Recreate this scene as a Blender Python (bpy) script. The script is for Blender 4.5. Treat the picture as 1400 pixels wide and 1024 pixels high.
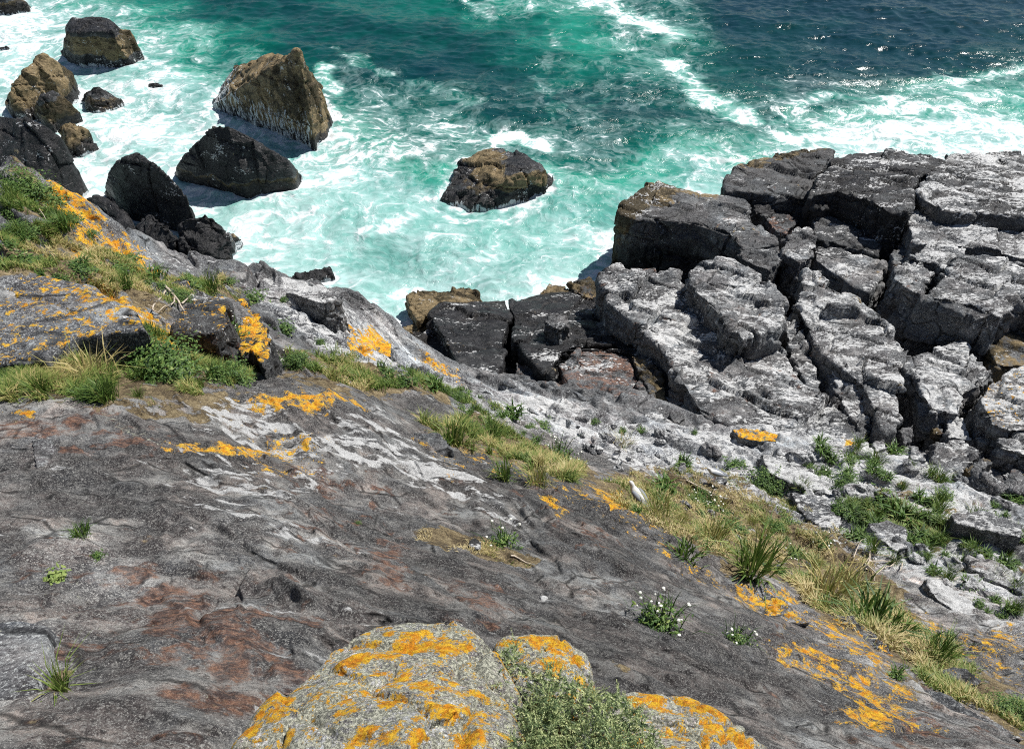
import bpy, bmesh, math, random
import numpy as np
from mathutils import Vector, Matrix
from mathutils.bvhtree import BVHTree

for o in list(bpy.data.objects):
    bpy.data.objects.remove(o)
S = bpy.context.scene
COL = S.collection
R = math.radians
random.seed(4)
RNG = np.random.default_rng(7)

# ------------------------------------------------------------------ camera, sky, sun, exposure
CAM_Z = 22.0
PITCH = R(42.0)
FPX = 1060.0                      # focal length in pixels of a 1400 px wide frame
cd = bpy.data.cameras.new('camera'); cd.sensor_width = 36.0; cd.lens = 36.0*FPX/1400.0
cd.clip_start = 0.05; cd.clip_end = 6000
cam = bpy.data.objects.new('camera', cd); COL.objects.link(cam)
cam.location = (0, 0, CAM_Z); cam.rotation_euler = (math.pi/2-PITCH, 0, 0)
S.camera = cam

SUN_AZ, SUN_EL = R(58), R(57)     # azimuth from +Y towards +X
w = bpy.data.worlds.new('World'); S.world = w; w.use_nodes = True
nt = w.node_tree; bg = nt.nodes['Background']
sky = nt.nodes.new('ShaderNodeTexSky'); sky.sky_type = 'NISHITA'; sky.sun_disc = False
sky.sun_elevation = SUN_EL; sky.sun_rotation = SUN_AZ; sky.air_density = 1.0; sky.dust_density = 0.6
nt.links.new(sky.outputs[0], bg.inputs[0]); bg.inputs[1].default_value = 0.05
sl = bpy.data.lights.new('sun', 'SUN'); sl.energy = 5.0; sl.angle = R(0.5); sl.color = (1, .965, .91)
so = bpy.data.objects.new('sun', sl); COL.objects.link(so)
sdir = Vector((math.sin(SUN_AZ)*math.cos(SUN_EL), math.cos(SUN_AZ)*math.cos(SUN_EL), math.sin(SUN_EL)))
so.rotation_euler = sdir.to_track_quat('Z', 'Y').to_euler(); so.location = (20, 20, 60)
S.view_settings.view_transform = 'Standard'; S.view_settings.look = 'None'
S.view_settings.exposure = 0.5; S.view_settings.gamma = 1.0
S.cycles.max_bounces = 5; S.cycles.use_denoising = False; S.cycles.pixel_filter_type = 'BLACKMAN_HARRIS'; S.cycles.filter_width = 1.1; S.cycles.sample_clamp_indirect = 4

# ------------------------------------------------------------------ survey: pixels of the photograph to rays
cp, sp = math.cos(PITCH), math.sin(PITCH)
def ray(u, v):
    a = (np.asarray(u, float)-700)/FPX; b = (512-np.asarray(v, float))/FPX
    return a, cp+sp*b, -sp+cp*b
def W(u, v, z):                     # point of the sight line at height z
    dx, dy, dz = ray(u, v); t = (z-CAM_Z)/dz
    return np.array([dx*t, dy*t, z*np.ones_like(t)]).T
def P(u, v, t):
    dx, dy, dz = ray(u, v); return np.array([dx*t, dy*t, CAM_Z+dz*t])
def proj(x, y, z):
    d = z-CAM_Z; t = y*cp-d*sp; t = np.maximum(t, 1e-3)
    return 700+FPX*x/t, 512-FPX*(y*sp+d*cp)/t

# ------------------------------------------------------------------ noise
def _h(ix, iy, iz, s):
    n = (ix.astype(np.int64)*374761393+iy.astype(np.int64)*668265263+iz.astype(np.int64)*2147483647+s*1274126177) & 0xffffffff
    n = ((n ^ (n >> 13))*1274126177) & 0xffffffff
    n = ((n ^ (n >> 16))*2246822519) & 0xffffffff
    n = n ^ (n >> 15)
    return n.astype(np.float32)/4294967295.0
def vnoise(x, y, z=None, s=0):
    if z is None:
        ix, iy = np.floor(x), np.floor(y); fx, fy = x-ix, y-iy
        fx = fx*fx*fx*(fx*(fx*6-15)+10); fy = fy*fy*fy*(fy*(fy*6-15)+10)
        Z = np.zeros_like(ix)
        a = _h(ix, iy, Z, s); b = _h(ix+1, iy, Z, s); c = _h(ix, iy+1, Z, s); d = _h(ix+1, iy+1, Z, s)
        return (a+(b-a)*fx)*(1-fy)+(c+(d-c)*fx)*fy
    ix, iy, iz = np.floor(x), np.floor(y), np.floor(z); fx, fy, fz = x-ix, y-iy, z-iz
    fx = fx*fx*(3-2*fx); fy = fy*fy*(3-2*fy); fz = fz*fz*(3-2*fz)
    r = []
    for k in (0, 1):
        a = _h(ix, iy, iz+k, s); b = _h(ix+1, iy, iz+k, s); c = _h(ix, iy+1, iz+k, s); d = _h(ix+1, iy+1, iz+k, s)
        r.append((a+(b-a)*fx)*(1-fy)+(c+(d-c)*fx)*fy)
    return r[0]*(1-fz)+r[1]*fz
def fbm(x, y, z=None, o=4, s=0, g=0.5, ridge=False):
    t = 0; a = 1.0; n = 0
    for i in range(o):
        q = vnoise(x, y, z, s+i*17)*2-1
        if ridge: q = 1-2*np.abs(q)
        t = t+a*q; n += a; a *= g
        x = x*2.03+11.3; y = y*2.03-7.1
        if z is not None: z = z*2.03+3.7
    return t/n
def worley(x, y, z=None, s=0):      # F1, F2, per-cell random, slanted per-cell offset
    two = z is None
    if two: z = np.zeros_like(x)
    ix, iy, iz = np.floor(x), np.floor(y), np.floor(z)
    F1 = np.full(x.shape, 9.0, np.float32); F2 = F1.copy(); rid = F1*0; sl_ = F1*0
    for dz in ((0,) if two else (-1, 0, 1)):
        for dy in (-1, 0, 1):
            for dx in (-1, 0, 1):
                cx, cy, cz = ix+dx, iy+dy, iz+dz
                r1 = _h(cx, cy, cz, s+1); r2 = _h(cx, cy, cz, s+2); r3 = _h(cx, cy, cz, s+3)
                ex, ey = x-(cx+r1), y-(cy+r2); ez = 0 if two else z-(cz+r3)
                d = np.sqrt(ex*ex+ey*ey+ez*ez)
                m = d < F1
                F2 = np.where(m, F1, np.minimum(F2, d)); F1 = np.where(m, d, F1)
                k = (r1+r2*7+r3*3) % 1
                rid = np.where(m, k, rid)
                sl_ = np.where(m, (r3*2-1)*ex+(r1*2-1)*ey+(0 if two else (r2*2-1)*ez), sl_)
    return F1, F2, rid, sl_
def joints(s_, n_, z, a, b, cz, sd=0):      # aligned joint sets: per-slab random offset and tilt, and metres to the nearest joint
    u = n_/a+.30*fbm(s_/(a*4), n_/(a*4), o=2, s=sd+1); i = np.floor(u); fu = u-i; Z = np.zeros_like(i)
    v = s_/b+_h(i, Z, Z, sd+2)*7+.35*(n_/a)*(_h(i, Z, Z, sd+3)-.5); j = np.floor(v); fv = v-j
    if z is None: k = Z; fw = Z+.5
    else: w_ = z/cz+_h(i, j, Z, sd+4)*5+.25*(fu-.5); k = np.floor(w_); fw = w_-k
    r1, r2, r3 = _h(i, j, k, sd+5), _h(i, j, k, sd+6), _h(i, j, k, sd+7)
    e = np.minimum(np.minimum(fu, 1-fu)*a, np.minimum(fv, 1-fv)*b)
    if z is not None: e = np.minimum(e, np.minimum(fw, 1-fw)*cz)
    return (r1-.5)*1.3+(fu-.5)*(r2-.5)*2.6+(fv-.5)*(r3-.5)*2.6, e, r1
def sst(a, b, x):
    t = np.clip((x-a)/(b-a), 0, 1); return t*t*(3-2*t)

# ------------------------------------------------------------------ object helpers
def mesh(name, V, F, mat=None, parent=None, attrs=None, smooth=True, link=True):
    V = np.asarray(V, np.float32).reshape(-1, 3); F = np.asarray(F, np.int32)
    m = bpy.data.meshes.new(name)
    k = F.shape[1]
    m.vertices.add(len(V)); m.vertices.foreach_set('co', V.ravel())
    m.loops.add(F.size); m.loops.foreach_set('vertex_index', F.ravel())
    m.polygons.add(len(F)); m.polygons.foreach_set('loop_start', np.arange(0, F.size, k, dtype=np.int32))
    m.polygons.foreach_set('use_smooth', np.full(len(F), smooth))
    m.update(calc_edges=True)
    for an, av in (attrs or {}).items():
        av = np.asarray(av, np.float32)
        if av.ndim == 2:
            at = m.color_attributes.new(an, 'FLOAT_COLOR', 'POINT'); at.data.foreach_set('color', av.ravel())
        else:
            at = m.attributes.new(an, 'FLOAT', 'POINT'); at.data.foreach_set('value', av.ravel())
    if mat: m.materials.append(mat)
    if not link: return m
    o = bpy.data.objects.new(name, m); COL.objects.link(o)
    if parent: o.parent = parent
    return o
def tag(o, label=None, cat=None, group=None, kind=None):
    if label: o['label'] = label
    if cat: o['category'] = cat
    if group: o['group'] = group
    if kind: o['kind'] = kind
    return o
def empty(name, loc, rz=0, sc=1):
    o = bpy.data.objects.new(name, None); COL.objects.link(o)
    o.location = loc; o.rotation_euler = (0, 0, rz); o.scale = (sc, sc, sc); o.empty_display_size = .1
    return o
def copy_thing(src, loc, rz, sc, label):
    c = src.copy(); COL.objects.link(c); c.location = loc; c.rotation_euler = (0, 0, rz); c.scale = (sc, sc, sc); c['label'] = label
    for ch in src.children:
        d = ch.copy(); COL.objects.link(d); d.parent = c
    return c

# ------------------------------------------------------------------ materials
class NT:
    def __init__(s, name):
        s.m = bpy.data.materials.new(name); s.m.use_nodes = True; s.t = s.m.node_tree
        s.b = s.t.nodes['Principled BSDF']
    def n(s, ty, **kw):
        x = s.t.nodes.new('ShaderNode'+ty)
        for k, v in kw.items(): setattr(x, k, v)
        return x
    def set(s, sock, v):
        if isinstance(v, bpy.types.NodeSocket): s.t.links.new(v, sock)
        elif isinstance(v, (tuple, list)) and len(v) == 3 and sock.type == 'RGBA': sock.default_value = (*v, 1)
        else: sock.default_value = v
    def noise(s, vec, scale, detail=6, rough=.6, dist=0, typ='FBM'):
        x = s.n('TexNoise'); x.noise_type = typ
        s.set(x.inputs['Vector'], vec); s.set(x.inputs['Scale'], scale); s.set(x.inputs['Detail'], detail)
        s.set(x.inputs['Roughness'], rough); s.set(x.inputs['Distortion'], dist); return x.outputs[0]
    def math(s, op, a, b=0.0, c=0.0, clamp=False):
        x = s.n('Math', operation=op); x.use_clamp = clamp
        s.set(x.inputs[0], a); s.set(x.inputs[1], b)
        if op in ('MULTIPLY_ADD',): s.set(x.inputs[2], c)
        return x.outputs[0]
    def step(s, v, a, b, lo=0.0, hi=1.0):
        x = s.n('MapRange'); x.interpolation_type = 'SMOOTHSTEP'
        s.set(x.inputs[0], v); s.set(x.inputs[1], a); s.set(x.inputs[2], b); s.set(x.inputs[3], lo); s.set(x.inputs[4], hi); return x.outputs[0]
    def mix(s, f, a, b, blend='MIX'):
        x = s.n('Mix', data_type='RGBA', blend_type=blend)
        s.set(x.inputs[0], f); s.set(x.inputs[6], a); s.set(x.inputs[7], b); return x.outputs[2]
    def attr(s, name):
        x = s.n('Attribute', attribute_name=name); return x
    def mapping(s, vec, rot=(0, 0, 0), scale=(1, 1, 1)):
        x = s.n('Mapping'); x.vector_type = 'POINT'; s.set(x.inputs[0], vec); x.inputs[2].default_value = rot; x.inputs[3].default_value = scale; return x.outputs[0]
    def ramp(s, v, stops):
        x = s.n('ValToRGB'); s.set(x.inputs[0], v); e = x.color_ramp.elements
        for i, (p, c) in enumerate(stops):
            if i < 2: e[i].position = p; e[i].color = (*c, 1)
            else: q = e.new(p); q.color = (*c, 1)
        return x.outputs[0]
    def bump(s, h, dist, strength=1.0, nrm=None):
        x = s.n('Bump'); s.set(x.inputs['Height'], h); x.inputs['Distance'].default_value = dist; x.inputs['Strength'].default_value = strength
        if nrm: s.set(x.inputs['Normal'], nrm)
        return x.outputs[0]

STRATA = math.atan2(-0.57, 0.82)      # bearing of the rock's grain in plan
def rock_material(name, k=1.0, shelf=False):
    t = NT(name); pos = t.n('NewGeometry').outputs['Position']
    A = t.attr('covA'); B = t.attr('covB'); TN = t.attr('tone').outputs['Fac']
    sa = t.n('SeparateColor'); t.set(sa.inputs[0], A.outputs['Color']); sb = t.n('SeparateColor'); t.set(sb.inputs[0], B.outputs['Color'])
    lich, guano, rust = sa.outputs[0], sa.outputs[1], sa.outputs[2]; soil = A.outputs['Alpha']
    pale, dark, olive = sb.outputs[0], sb.outputs[1], sb.outputs[2]; foam = B.outputs['Alpha']
    st = t.mapping(pos, (0, 0, -STRATA), (.5*k, 1.0*k, .8*k)); off = lambda v, g: t.math('MULTIPLY', t.math('SUBTRACT', v, .5), g)
    wp = t.n('VectorMath', operation='MULTIPLY_ADD'); wn = t.n('TexNoise'); t.set(wn.inputs['Vector'], pos); wn.inputs['Scale'].default_value = 1.1*k; wn.inputs['Detail'].default_value = 3
    t.set(wp.inputs[0], wn.outputs['Color']); wp.inputs[1].default_value = (.22/k,)*3; t.set(wp.inputs[2], st); st = wp.outputs[0]
    big = t.noise(st, .8, 6, .55); med = t.noise(st, 4.0, 10, .62); fine = t.noise(st, 24, 9, .75)
    iso = t.noise(pos, 4.5*k, 10, .64, .3); grit = t.noise(pos, 38*k, 6, .75); spk = t.noise(pos, 95*k, 4, .75)
    rid = t.noise(st, 3.0, 9, .62, .5, 'RIDGED_MULTIFRACTAL')
    g = t.math('ADD', t.math('MULTIPLY', big, .35), t.math('MULTIPLY_ADD', med, .45, t.math('MULTIPLY', fine, .2)))
    g = t.math('MULTIPLY_ADD', t.math('SUBTRACT', g, .5), 1.5 if shelf else 2.3, .5)
    col = t.ramp(g, [(.30, (.022, .022, .026)), (.41, (.062, .060, .063)), (.49, (.125, .122, .125)), (.56, (.24, .235, .23)), (.66, (.45, .44, .42))])
    hue = t.noise(pos, 1.6*k, 9, .6); col = t.mix(t.step(hue, .48, .56, 0, .25 if shelf else .35), col, t.mix(1.0, col, (1.20, .86, .74), 'MULTIPLY')); col = t.mix(t.step(hue, .47, .40, 0, .7), col, t.mix(1.0, col, (.92, 1.0, 1.08), 'MULTIPLY'))
    col = t.mix(t.step(iso, .51, .58, 0, .4 if shelf else .75), col, (.036, .031, .034))
    col = t.mix(t.step(iso, .46, .39, 0, .25 if shelf else .35), col, (.30, .295, .285))
    col = t.mix(t.step(grit, .52, .60, 0, .7), col, (.38, .375, .36))
    col = t.mix(t.step(fine, .52, .59, 0, .7), col, (.022, .021, .024))
    col = t.mix(t.step(spk, .55, .63, 0, .8), col, (.55, .54, .51))
    col = t.mix(t.step(spk, .44, .35, 0, .7), col, (.02, .02, .022))
    # thin healed cracks
    cv = t.n('TexVoronoi', feature='DISTANCE_TO_EDGE'); t.set(cv.inputs['Vector'], st); cv.inputs['Scale'].default_value = 1.7
    crk = t.math('MULTIPLY', t.step(cv.outputs['Distance'], .0, .035, 1, 0), t.step(med, .46, .56))
    col = t.mix(t.math('MULTIPLY', crk, .8), col, (.012, .012, .013))
    if shelf: col = t.mix(1.0, col, (.95, 1.0, 1.05), 'MULTIPLY')
    tn = t.n('CombineColor')
    for i in range(3): t.set(tn.inputs[i], TN)
    col = t.mix(1.0, col, tn.outputs[0], 'MULTIPLY')
    # rust and iron stain
    rn = t.math('ADD', off(iso, 2.4), t.math('ADD', off(med, 1.6), off(big, .8)))
    rc = t.mix(t.step(fine, .42, .60), (.075, .045, .040), t.mix(t.step(grit, .4, .6), (.24, .115, .075), (.46, .25, .16)))
    col = t.mix(t.step(t.math('ADD', rn, t.math('MULTIPLY', rust, .66)), .38, .72, 0, .75), col, rc)
    # barnacle / weed zone
    oc = t.mix(t.step(t.math('ADD', off(iso, 1), off(big, 1.5)), -.08, .10), (.038, .027, .008), (.25, .185, .095))
    oc = t.mix(t.step(grit, .5, .62, 0, .55), oc, (.05, .036, .014)); oc = t.mix(t.step(spk, .55, .65, 0, .6), oc, (.42, .34, .22))
    col = t.mix(t.step(t.math('ADD', olive, off(iso, 1.6)), .4, .6), col, oc)
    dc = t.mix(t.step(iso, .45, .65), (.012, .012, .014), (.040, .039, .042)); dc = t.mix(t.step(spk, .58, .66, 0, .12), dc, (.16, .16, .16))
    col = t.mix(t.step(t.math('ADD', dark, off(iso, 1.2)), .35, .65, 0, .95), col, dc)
    # peat, dry litter
    sc_ = t.ramp(t.math('MULTIPLY_ADD', grit, .5, t.math('MULTIPLY', iso, .5)), [(.38, (.030, .022, .015)), (.46, (.11, .080, .045)), (.53, (.26, .20, .11)), (.62, (.44, .36, .22))])
    sm = t.step(t.math('ADD', soil, t.math('ADD', off(iso, 2.0), off(big, 2.0))), .50, .62)
    col = t.mix(sm, col, sc_)
    # pale grey-green crust
    pc = t.mix(t.step(grit, .44, .58), (.24, .245, .20), (.74, .74, .60)); pc = t.mix(t.step(spk, .45, .36, 0, .8), pc, (.06, .06, .05))
    pm = t.step(t.math('ADD', pale, off(t.noise(pos, 20*k, 8, .75), 4.0)), .60, .72)
    col = t.mix(pm, col, pc)
    # guano
    gn = t.noise(t.mapping(pos, (0, 0, -STRATA-.3), (.6, 1.2, 1)), 11.0 if shelf else 9.0, 3, .55)
    gs = t.noise(t.mapping(pos, (0, 0, -STRATA), (.55, 1.3, 1) if shelf else (.32, 1.7, 1)), 1.1 if shelf else 2.2, 10, .64, .3)
    gq = t.math('ADD', off(gn, 3.0 if shelf else 2.4), t.math('ADD', off(gs, 4.6 if shelf else 3.8), t.math('ADD', off(big, .6), off(grit, .8))))
    gm = t.step(t.math('ADD', gq, t.math('MULTIPLY', guano, 1.0)), .74, .94 if shelf else 1.05, 0, .96)
    col = t.mix(gm, col, t.mix(spk, (.50, .51, .52), (.80, .80, .79)))
    # orange lichen
    ln = t.math('ADD', off(t.noise(pos, 6*max(k, .9), 9, .66, .1), 4.6), off(t.noise(pos, 40*k, 5, .74), 2.4))
    lm = t.step(t.math('ADD', ln, t.math('MULTIPLY', lich, 1.05)), .74, .82); lm = t.math('MULTIPLY', lm, t.step(lich, .04, .14))
    lc = t.mix(t.step(t.noise(pos, 14*k, 6, .7), .42, .57), (.82, .31, .010), (.98, .58, .03))
    lc = t.mix(t.step(grit, .52, .62, 0, .7), lc, (.34, .14, .02)); lc = t.mix(t.step(spk, .56, .66, 0, .6), lc, (.75, .50, .10))
    edge = t.step(t.math('ADD', ln, t.math('MULTIPLY', lich, 1.05)), .80, 1.15, .75, 0); lc = t.mix(edge, lc, (.70, .50, .13)); lc = t.mix(t.step(fine, .53, .62, 0, .7), lc, (.40, .12, .01))
    col = t.mix(lm, col, lc)
    fm = t.step(t.math('ADD', foam, off(t.noise(t.mapping(pos, (0, 0, .5), (2.2, .8, .5)), 2.4, 9, .7, .6), 3.0)), .50, .72)
    col = t.mix(fm, col, (.66, .71, .73))
    t.set(t.b.inputs['Base Color'], col)
    t.set(t.b.inputs['Roughness'], t.math('MAXIMUM', t.math('MULTIPLY_ADD', dark, -.58, t.math('MULTIPLY_ADD', olive, -.2, .85)), .42)); t.set(t.b.inputs['Specular IOR Level'], .35)
    def chips(vec, sc):            # flat broken facets: every cell leans its own way
        v = t.n('TexVoronoi', feature='F1'); t.set(v.inputs['Vector'], vec); v.inputs['Scale'].default_value = sc
        q = t.n('VectorMath', operation='SUBTRACT'); t.set(q.inputs[0], vec); t.set(q.inputs[1], v.outputs['Position'])
        r = t.n('VectorMath', operation='SUBTRACT'); t.set(r.inputs[0], v.outputs['Color']); r.inputs[1].default_value = (.5,)*3
        u = t.n('VectorMath', operation='DOT_PRODUCT'); t.set(u.inputs[0], q.outputs[0]); t.set(u.inputs[1], r.outputs[0]); return u.outputs['Value']
    h = t.bump(chips(st, 2.2), 1.3/k, .8); h = t.bump(chips(st, 7.0), (.8 if shelf else 1.4)/k, .8, h); h = t.bump(rid, .05/k, .7, h); h = t.bump(med, .12/k, .9, h); h = t.bump(iso, .12/k, 1.0, h); h = t.bump(fine, (.035 if shelf else .07)/k, 1.0, h); h = t.bump(grit, (.015 if shelf else .03)/k, .9, h); h = t.bump(crk, .03/k, 1, h); h.node.invert = True
    h = t.bump(t.math('ADD', lm, t.math('ADD', pm, sm)), .010/k, .6, h)
    t.set(t.b.inputs['Normal'], h)
    return t.m
M_ROCK = rock_material('cliff_rock', 1.0)
M_NEAR = rock_material('crusted_rock', 2.2)
M_SHELF = rock_material('shelf_rock', .5, True)

def leaf_material(name, stops, rough=.55, trans=.25):
    t = NT(name); a = t.attr('tint').outputs['Fac']
    t.set(t.b.inputs['Base Color'], t.ramp(a, stops)); t.set(t.b.inputs['Roughness'], rough); t.set(t.b.inputs['Specular IOR Level'], .3)
    tr = t.n('BsdfTranslucent'); t.set(tr.inputs[0], t.ramp(a, stops))
    mx = t.n('MixShader'); t.set(mx.inputs[0], trans); t.set(mx.inputs[1], t.b.outputs[0]); t.set(mx.inputs[2], tr.outputs[0])
    t.set(t.t.nodes['Material Output'].inputs[0], mx.outputs[0]); return t.m
M_GRASS = leaf_material('grass', [(0, (.035, .075, .015)), (.3, (.10, .17, .03)), (.55, (.22, .26, .07)), (.75, (.42, .34, .14)), (1, (.55, .46, .25))])
M_LEAF = leaf_material('herb_leaf', [(0, (.018, .042, .012)), (.4, (.055, .115, .025)), (.75, (.13, .21, .045)), (1, (.26, .32, .10))])
M_JUNI = leaf_material('shrub_needle', [(0, (.03, .055, .03)), (.35, (.13, .19, .08)), (.65, (.32, .38, .17)), (1, (.55, .58, .30))])
def plain(name, c, rough=.7, var=0.0, sc=20):
    t = NT(name)
    if var:
        n = t.noise(t.n('TexCoord').outputs['Object'], sc, 5, .6)
        t.set(t.b.inputs['Base Color'], t.mix(t.step(n, .35, .65), tuple(x*(1-var) for x in c), tuple(min(1, x*(1+var)) for x in c)))
    else: t.set(t.b.inputs['Base Color'], c)
    t.set(t.b.inputs['Roughness'], rough); return t.m
M_PETAL = plain('petal', (.62, .62, .56), .6, .06, 60)
M_WOOD = plain('bleached_wood', (.40, .34, .27), .8, .3, 12)
M_GW = plain('white_feather', (.50, .50, .50), .7, .04, 30)
M_GG = plain('grey_feather', (.17, .185, .21), .7, .08, 30)
M_GB = plain('black_feather', (.02, .02, .022), .5, .2, 30)
M_BILL = plain('bill', (.70, .48, .10), .4, .1, 30)
M_LEG = plain('bird_leg', (.55, .36, .32), .5, .1, 30)

# ------------------------------------------------------------------ terrain: thin plate spline through surveyed heights
def tps_fit(pts, reg=0.02):
    X = pts[:, :2]/20; n = len(X); d = np.linalg.norm(X[:, None]-X[None], axis=2)
    K = np.where(d > 0, d*d*np.log(d+1e-12), 0)+reg*np.eye(n)*.01
    Pm = np.hstack([np.ones((n, 1)), X]); A = np.zeros((n+3, n+3)); A[:n, :n] = K; A[:n, n:] = Pm; A[n:, :n] = Pm.T
    return X, np.linalg.solve(A, np.concatenate([pts[:, 2], np.zeros(3)]))
def tps_eval(fit, x, y):
    X, c = fit; xs, ys = x/20, y/20; out = c[-3]+c[-2]*xs+c[-1]*ys
    for i in range(len(X)):
        d2 = (xs-X[i, 0])**2+(ys-X[i, 1])**2
        out = out+c[i]*.5*d2*np.log(d2+1e-20)
    return out
SURVEY = [  # (u, v, height)
 (0,225,14.3),(100,270,13.6),(200,340,12.3),(340,370,10.2),(400,385,9.2),(480,400,8.2),(540,450,7.4),(560,490,7.2),
 (0,300,14.8),(80,340,14.6),(0,380,15.3),(100,400,15.1),(200,430,14.8),(100,490,15.1),(250,470,14.4),(300,500,14.5),(370,500,13.4),(300,420,12.9),(360,440,12.3),(200,385,14.2),
 (0,550,15.9),(150,550,15.7),(300,545,15.1),(400,530,14.5),(480,545,13.7),(560,520,10.8),(450,470,11.0),(430,430,9.9),(500,500,10.6),
 (540,585,13.45),(640,640,13.3),(760,665,12.95),(870,712,12.9),(960,772,12.9),(1030,815,12.9),(1100,855,12.9),(1200,905,12.9),(1300,970,13.1),(1400,1020,13.3),
 (620,560,10.6),(700,620,10.3),(800,640,9.6),(900,680,9.4),(1000,740,9.8),(1100,790,10.3),(1250,880,11.0),(1400,960,11.6),
 (660,525,6.6),(750,580,7.6),(850,575,5.2),(900,585,4.6),(900,620,6.6),(1050,670,6.9),(1100,600,4.6),(1200,640,5.4),(1200,720,7.3),(1300,655,5.2),(1350,780,8.2),(1400,690,5.7),(1400,850,9.6),(1000,600,5.2),
 (500,600,14.3),(400,620,15.0),(300,620,15.5),(100,620,16.2),(0,620,16.3),(550,700,14.9),(400,700,15.9),(200,700,16.6),(0,700,16.8),(650,735,14.9),(700,720,14.3),(850,800,14.7),(1000,880,14.9),(1150,960,15.1),
 (600,800,16.5),(400,800,17.1),(200,800,17.5),(0,800,17.7),(0,950,18.6),(200,950,18.5),(400,950,18.1),(700,900,17.0),(850,920,16.7),(1000,980,16.6),(1200,1020,16.2),(600,1000,17.7),(800,1010,17.3),
 (870,335,-1),(1000,300,.3),(1200,290,.3),(1400,290,.3),(950,440,.6),(1050,420,1),(1200,420,.2),(1400,420,1),(620,450,-.6),(750,450,.6),(860,520,2.2),(1050,540,2.8),(1250,540,1.2),(1400,560,1.6),(1350,600,2.2),
 (700,350,-3),(500,300,-3.5),(300,300,-3),(1200,150,-5),(700,100,-6),(1400,150,-5),(200,200,-4),(0,100,-4),(1000,230,-3.5),(550,425,-1.5),(820,360,-2.5),(-150,150,-4),(1600,250,-3)]
WORLD_PTS = [(0,-.6,20.2),(0,-3,20.6),(-5,-3,20.4),(5,-3,19.4),(12,-3,16.5),(17,3,12),(-6,1,18.9),(-12,0,18.6),(-14,8,15.8),(3,-.5,19.2),(6,1,17),(9,3,14),
 (-22,12,14),(-30,14,12),(-13,19.5,7),(-20,20,6),(-10,20.5,5.5),(-18,26,-1),(-10,26,-1.5),(-30,24,-2),(-5.2,22,3),(-4,25,-1.5),(-2.2,21,3.5),(-7,18.5,9),(22,12,7),(26,18,4),(30,30,1),(-40,40,-5),(40,60,-6),(-40,0,16),(40,-3,8),(0,90,-8),(-80,80,-8),(80,90,-8),(0,-20,22)]
_p = np.array([W(u, v, h) for u, v, h in SURVEY]+[list(q) for q in WORLD_PTS])
FIT = tps_fit(_p)
cS, sS = math.cos(STRATA), math.sin(STRATA)
def H(x, y):
    b = tps_eval(FIT, x, y)
    wx = fbm(x*.23, y*.23, o=3, s=5)*1.6; wy = fbm(x*.23, y*.23, o=3, s=9)*1.6
    s_ = (x+wx)*cS+(y+wy)*sS; n_ = -(x+wx)*sS+(y+wy)*cS
    r = np.sqrt(x*x+y*y); near = sst(14, 6, r); mid = sst(9, 16, r)*sst(40, 30, r)
    b = b+.22*fbm(s_/4.5, n_/1.7, o=3, s=21)*sst(1.5, 6, r)+.10*fbm(x/1.3, y/1.3, o=3, s=22)
    q = n_/(1.15)+.8*fbm(x*.3, y*.3, o=2, s=40); f = q-np.floor(q)
    step = sst(.0, .16, f)-f
    b = b+step*(.04+.16*mid)*sst(-.25, .35, fbm(x*.4, y*.4, o=2, s=44))
    jd, je, jr = joints(s_, n_, None, .85, 2.6, 1, 3)
    open_ = sst(-.15, .25, fbm(x*.5, y*.5, o=2, s=48))
    b = b+jd*(.05+.16*mid)*sst(0, .07, je)-(.05*open_+.13*mid)*sst(.055+.05*mid, .0, je)
    F1, F2, rid, sl_ = worley(s_/1.5, n_/.8, s=3)
    b = b+sl_*(.12+.20*mid)*sst(0, .2, F2-F1)
    F1, F2, rid, sl_ = worley(s_/.62, n_/.24, s=8)
    b = b+((rid-.5)*.06+sl_*.15)*(.7+1.3*mid)*sst(0, .25, F2-F1)-(.015+.04*mid)*sst(.2, 0, F2-F1)*sst(-.2, .3, fbm(x*.7, y*.7, o=2, s=46))
    F1, F2, rid, sl_ = worley(s_/.30, n_/.15, s=12); b = b+sl_*.045*(1-.4*mid)*sst(0, .2, F2-F1)-.008*sst(.15, 0, F2-F1)
    b = b+.028*fbm(s_/.6, n_/.3, o=5, s=31, g=.6)+.03*fbm(x/.3, y/.3, o=5, s=33, g=.6)+.012*fbm(s_/1.1, n_/.5, o=3, s=36, ridge=True)
    return b
NA, NR = 1650, 1000
AZ = np.linspace(-R(76), R(76), NA); LR = np.linspace(math.log(.5), math.log(75), NR)
def polar(NA_, az, lr):
    a, l = np.meshgrid(az, lr, indexing='ij'); r = np.exp(l); return np.sin(a)*r, np.cos(a)*r-.9
GX, GY = polar(NA, AZ, LR)
GZ = H(GX, GY)
for _ in range(2): GZ[1:-1, 1:-1] = .4*GZ[1:-1, 1:-1]+.15*(GZ[:-2, 1:-1]+GZ[2:, 1:-1]+GZ[1:-1, :-2]+GZ[1:-1, 2:])
def ground(x, y):
    x = np.asarray(x, float); y = np.asarray(y, float)+.9
    fa = np.clip((np.arctan2(x, y)-AZ[0])/(AZ[1]-AZ[0]), 0, NA-1.001); fr = np.clip((.5*np.log(x*x+y*y+1e-9)-LR[0])/(LR[1]-LR[0]), 0, NR-1.001)
    i = fa.astype(int); j = fr.astype(int); p = fa-i; q = fr-j
    return GZ[i, j]*(1-p)*(1-q)+GZ[i+1, j]*p*(1-q)+GZ[i, j+1]*(1-p)*q+GZ[i+1, j+1]*p*q
_ts = np.exp(np.linspace(math.log(1.5), math.log(70), 1800))
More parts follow.
